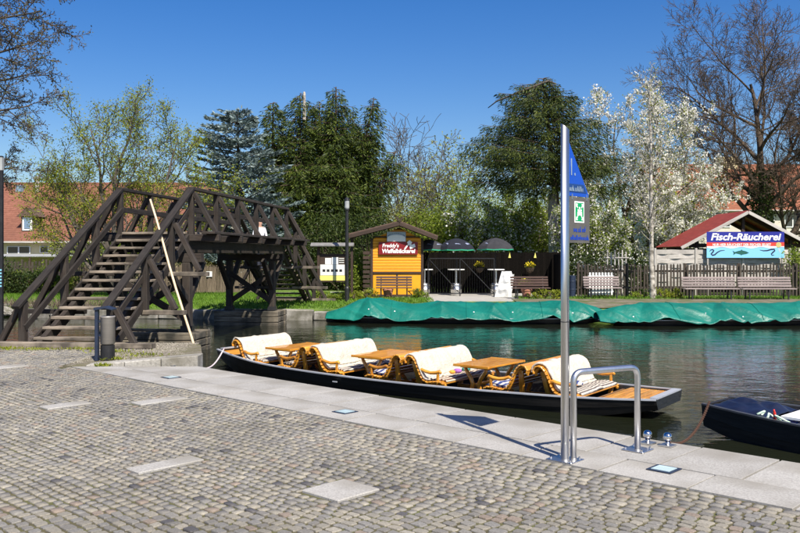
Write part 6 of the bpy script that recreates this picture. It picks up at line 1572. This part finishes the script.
# weeds by the stairs and in the gravel
def weeds(name, label, pts, n, h, m):
    P = []; 
    for x, y, z, r_ in pts: P.append(np.column_stack([x + rng.normal(0, r_, n), y + rng.normal(0, r_ * .5, n), np.full(n, z)]))
    P = np.concatenate(P); k = len(P); o = leaf_cards(name, P, np.column_stack([rng.normal(0, .6, k), rng.normal(0, .6, k), np.ones(k)]), h * rng.uniform(.5, 1.3, k), .28, m); return tag(o, label, 'weeds', kind='stuff')
weeds('stair_weeds', 'low green weeds along the foot of the stairs', [(-7.2, 14.85, 0, .25), (-6.9, 14.8, 0, .2), (-6.3, 14.75, 0, .2), (-5.6, 14.7, .01, .15), (-4.9, 14.3, .01, .2), (-4.5, 13.2, .02, .1), (-4.45, 12.56, .0, .06), (-4.2, 13.6, .03, .2), (-7.6, 14.9, 0, .3)], 130, .055, L_SPRING)

# ================================================================== PERSON on the far stairs
def person():
    v = V1 + 1.92; zft = DECK - 6 * RISE - .03 - .02; base = B(v, -.62, zft + .055)
    t = thing('person', base, 'person in a white shirt walking down the far stairs of the bridge', 'person')
    S = {'pelvis': (0, 0, .92, .135), 'waist': (0, 0, 1.08, .125), 'chest': (0, .01, 1.30, .15), 'neck': (0, .0, 1.47, .055), 'head0': (0, -.01, 1.55, .075), 'head1': (0, -.015, 1.66, .095), 'head2': (0, .0, 1.735, .06)}
    names = list(S); V = [S[k][:3] for k in names]; Rr = [S[k][3] for k in names]; E = [(0, 1), (1, 2), (2, 3), (3, 4), (4, 5), (5, 6)]
    def chain(start, pts):
        prev = start
        for x, y, z, r_ in pts: V.append((x, y, z)); Rr.append(r_); E.append((prev, len(V) - 1)); prev = len(V) - 1
    for sg in (-1, 1):
        chain(2, [(sg * .17, 0, 1.40, .065), (sg * .24, .02 * sg, 1.14, .047), (sg * .25, -.12 - .05 * sg, .93, .036), (sg * .25, -.17 - .06 * sg, .84, .03)])
        st = .10 * sg
        chain(0, [(sg * .10, 0, .84, .10), (sg * .10, -.06 + st, .48, .068), (sg * .10, .0 + st * 1.6, .10, .045), (sg * .11, -.13 + st * 1.6, .04, .04)])
    me = bpy.data.meshes.new('p'); me.from_pydata(V, E, []); o = bpy.data.objects.new('p', me); C.objects.link(o)
    o.modifiers.new('skin', 'SKIN'); 
    for i, r_ in enumerate(Rr): me.skin_vertices[0].data[i].radius = (r_, r_ * .82 if i < 3 else r_)
    me.skin_vertices[0].data[0].use_root = True
    sb = o.modifiers.new('sub', 'SUBSURF'); sb.levels = 2; sb.render_levels = 2
    dg = bpy.context.evaluated_depsgraph_get(); bme = bpy.data.meshes.new_from_object(o.evaluated_get(dg)); bpy.data.objects.remove(o)
    bme.materials.clear()
    for m in (SKIN, SHIRT, TROUS, HAIR): bme.materials.append(m)
    for p in bme.polygons:
        c = p.center; p.use_smooth = True
        p.material_index = 3 if (c.z > 1.68 or (c.z > 1.58 and c.y > .03)) else 0 if c.z > 1.45 else 2 if (c.z < .93 and abs(c.x) < .2) else (1 if c.z > 1.12 else 0 if abs(c.x) > .19 else 1)
    mobj('body', bme, None, t, Matrix.Translation(base) @ Matrix.Rotation(.5, 4, 'Z'))
person()
print('OBJECTS', len(bpy.data.objects), 'TRIS', sum(len(o.data.polygons) for o in bpy.data.objects if o.type == 'MESH'))
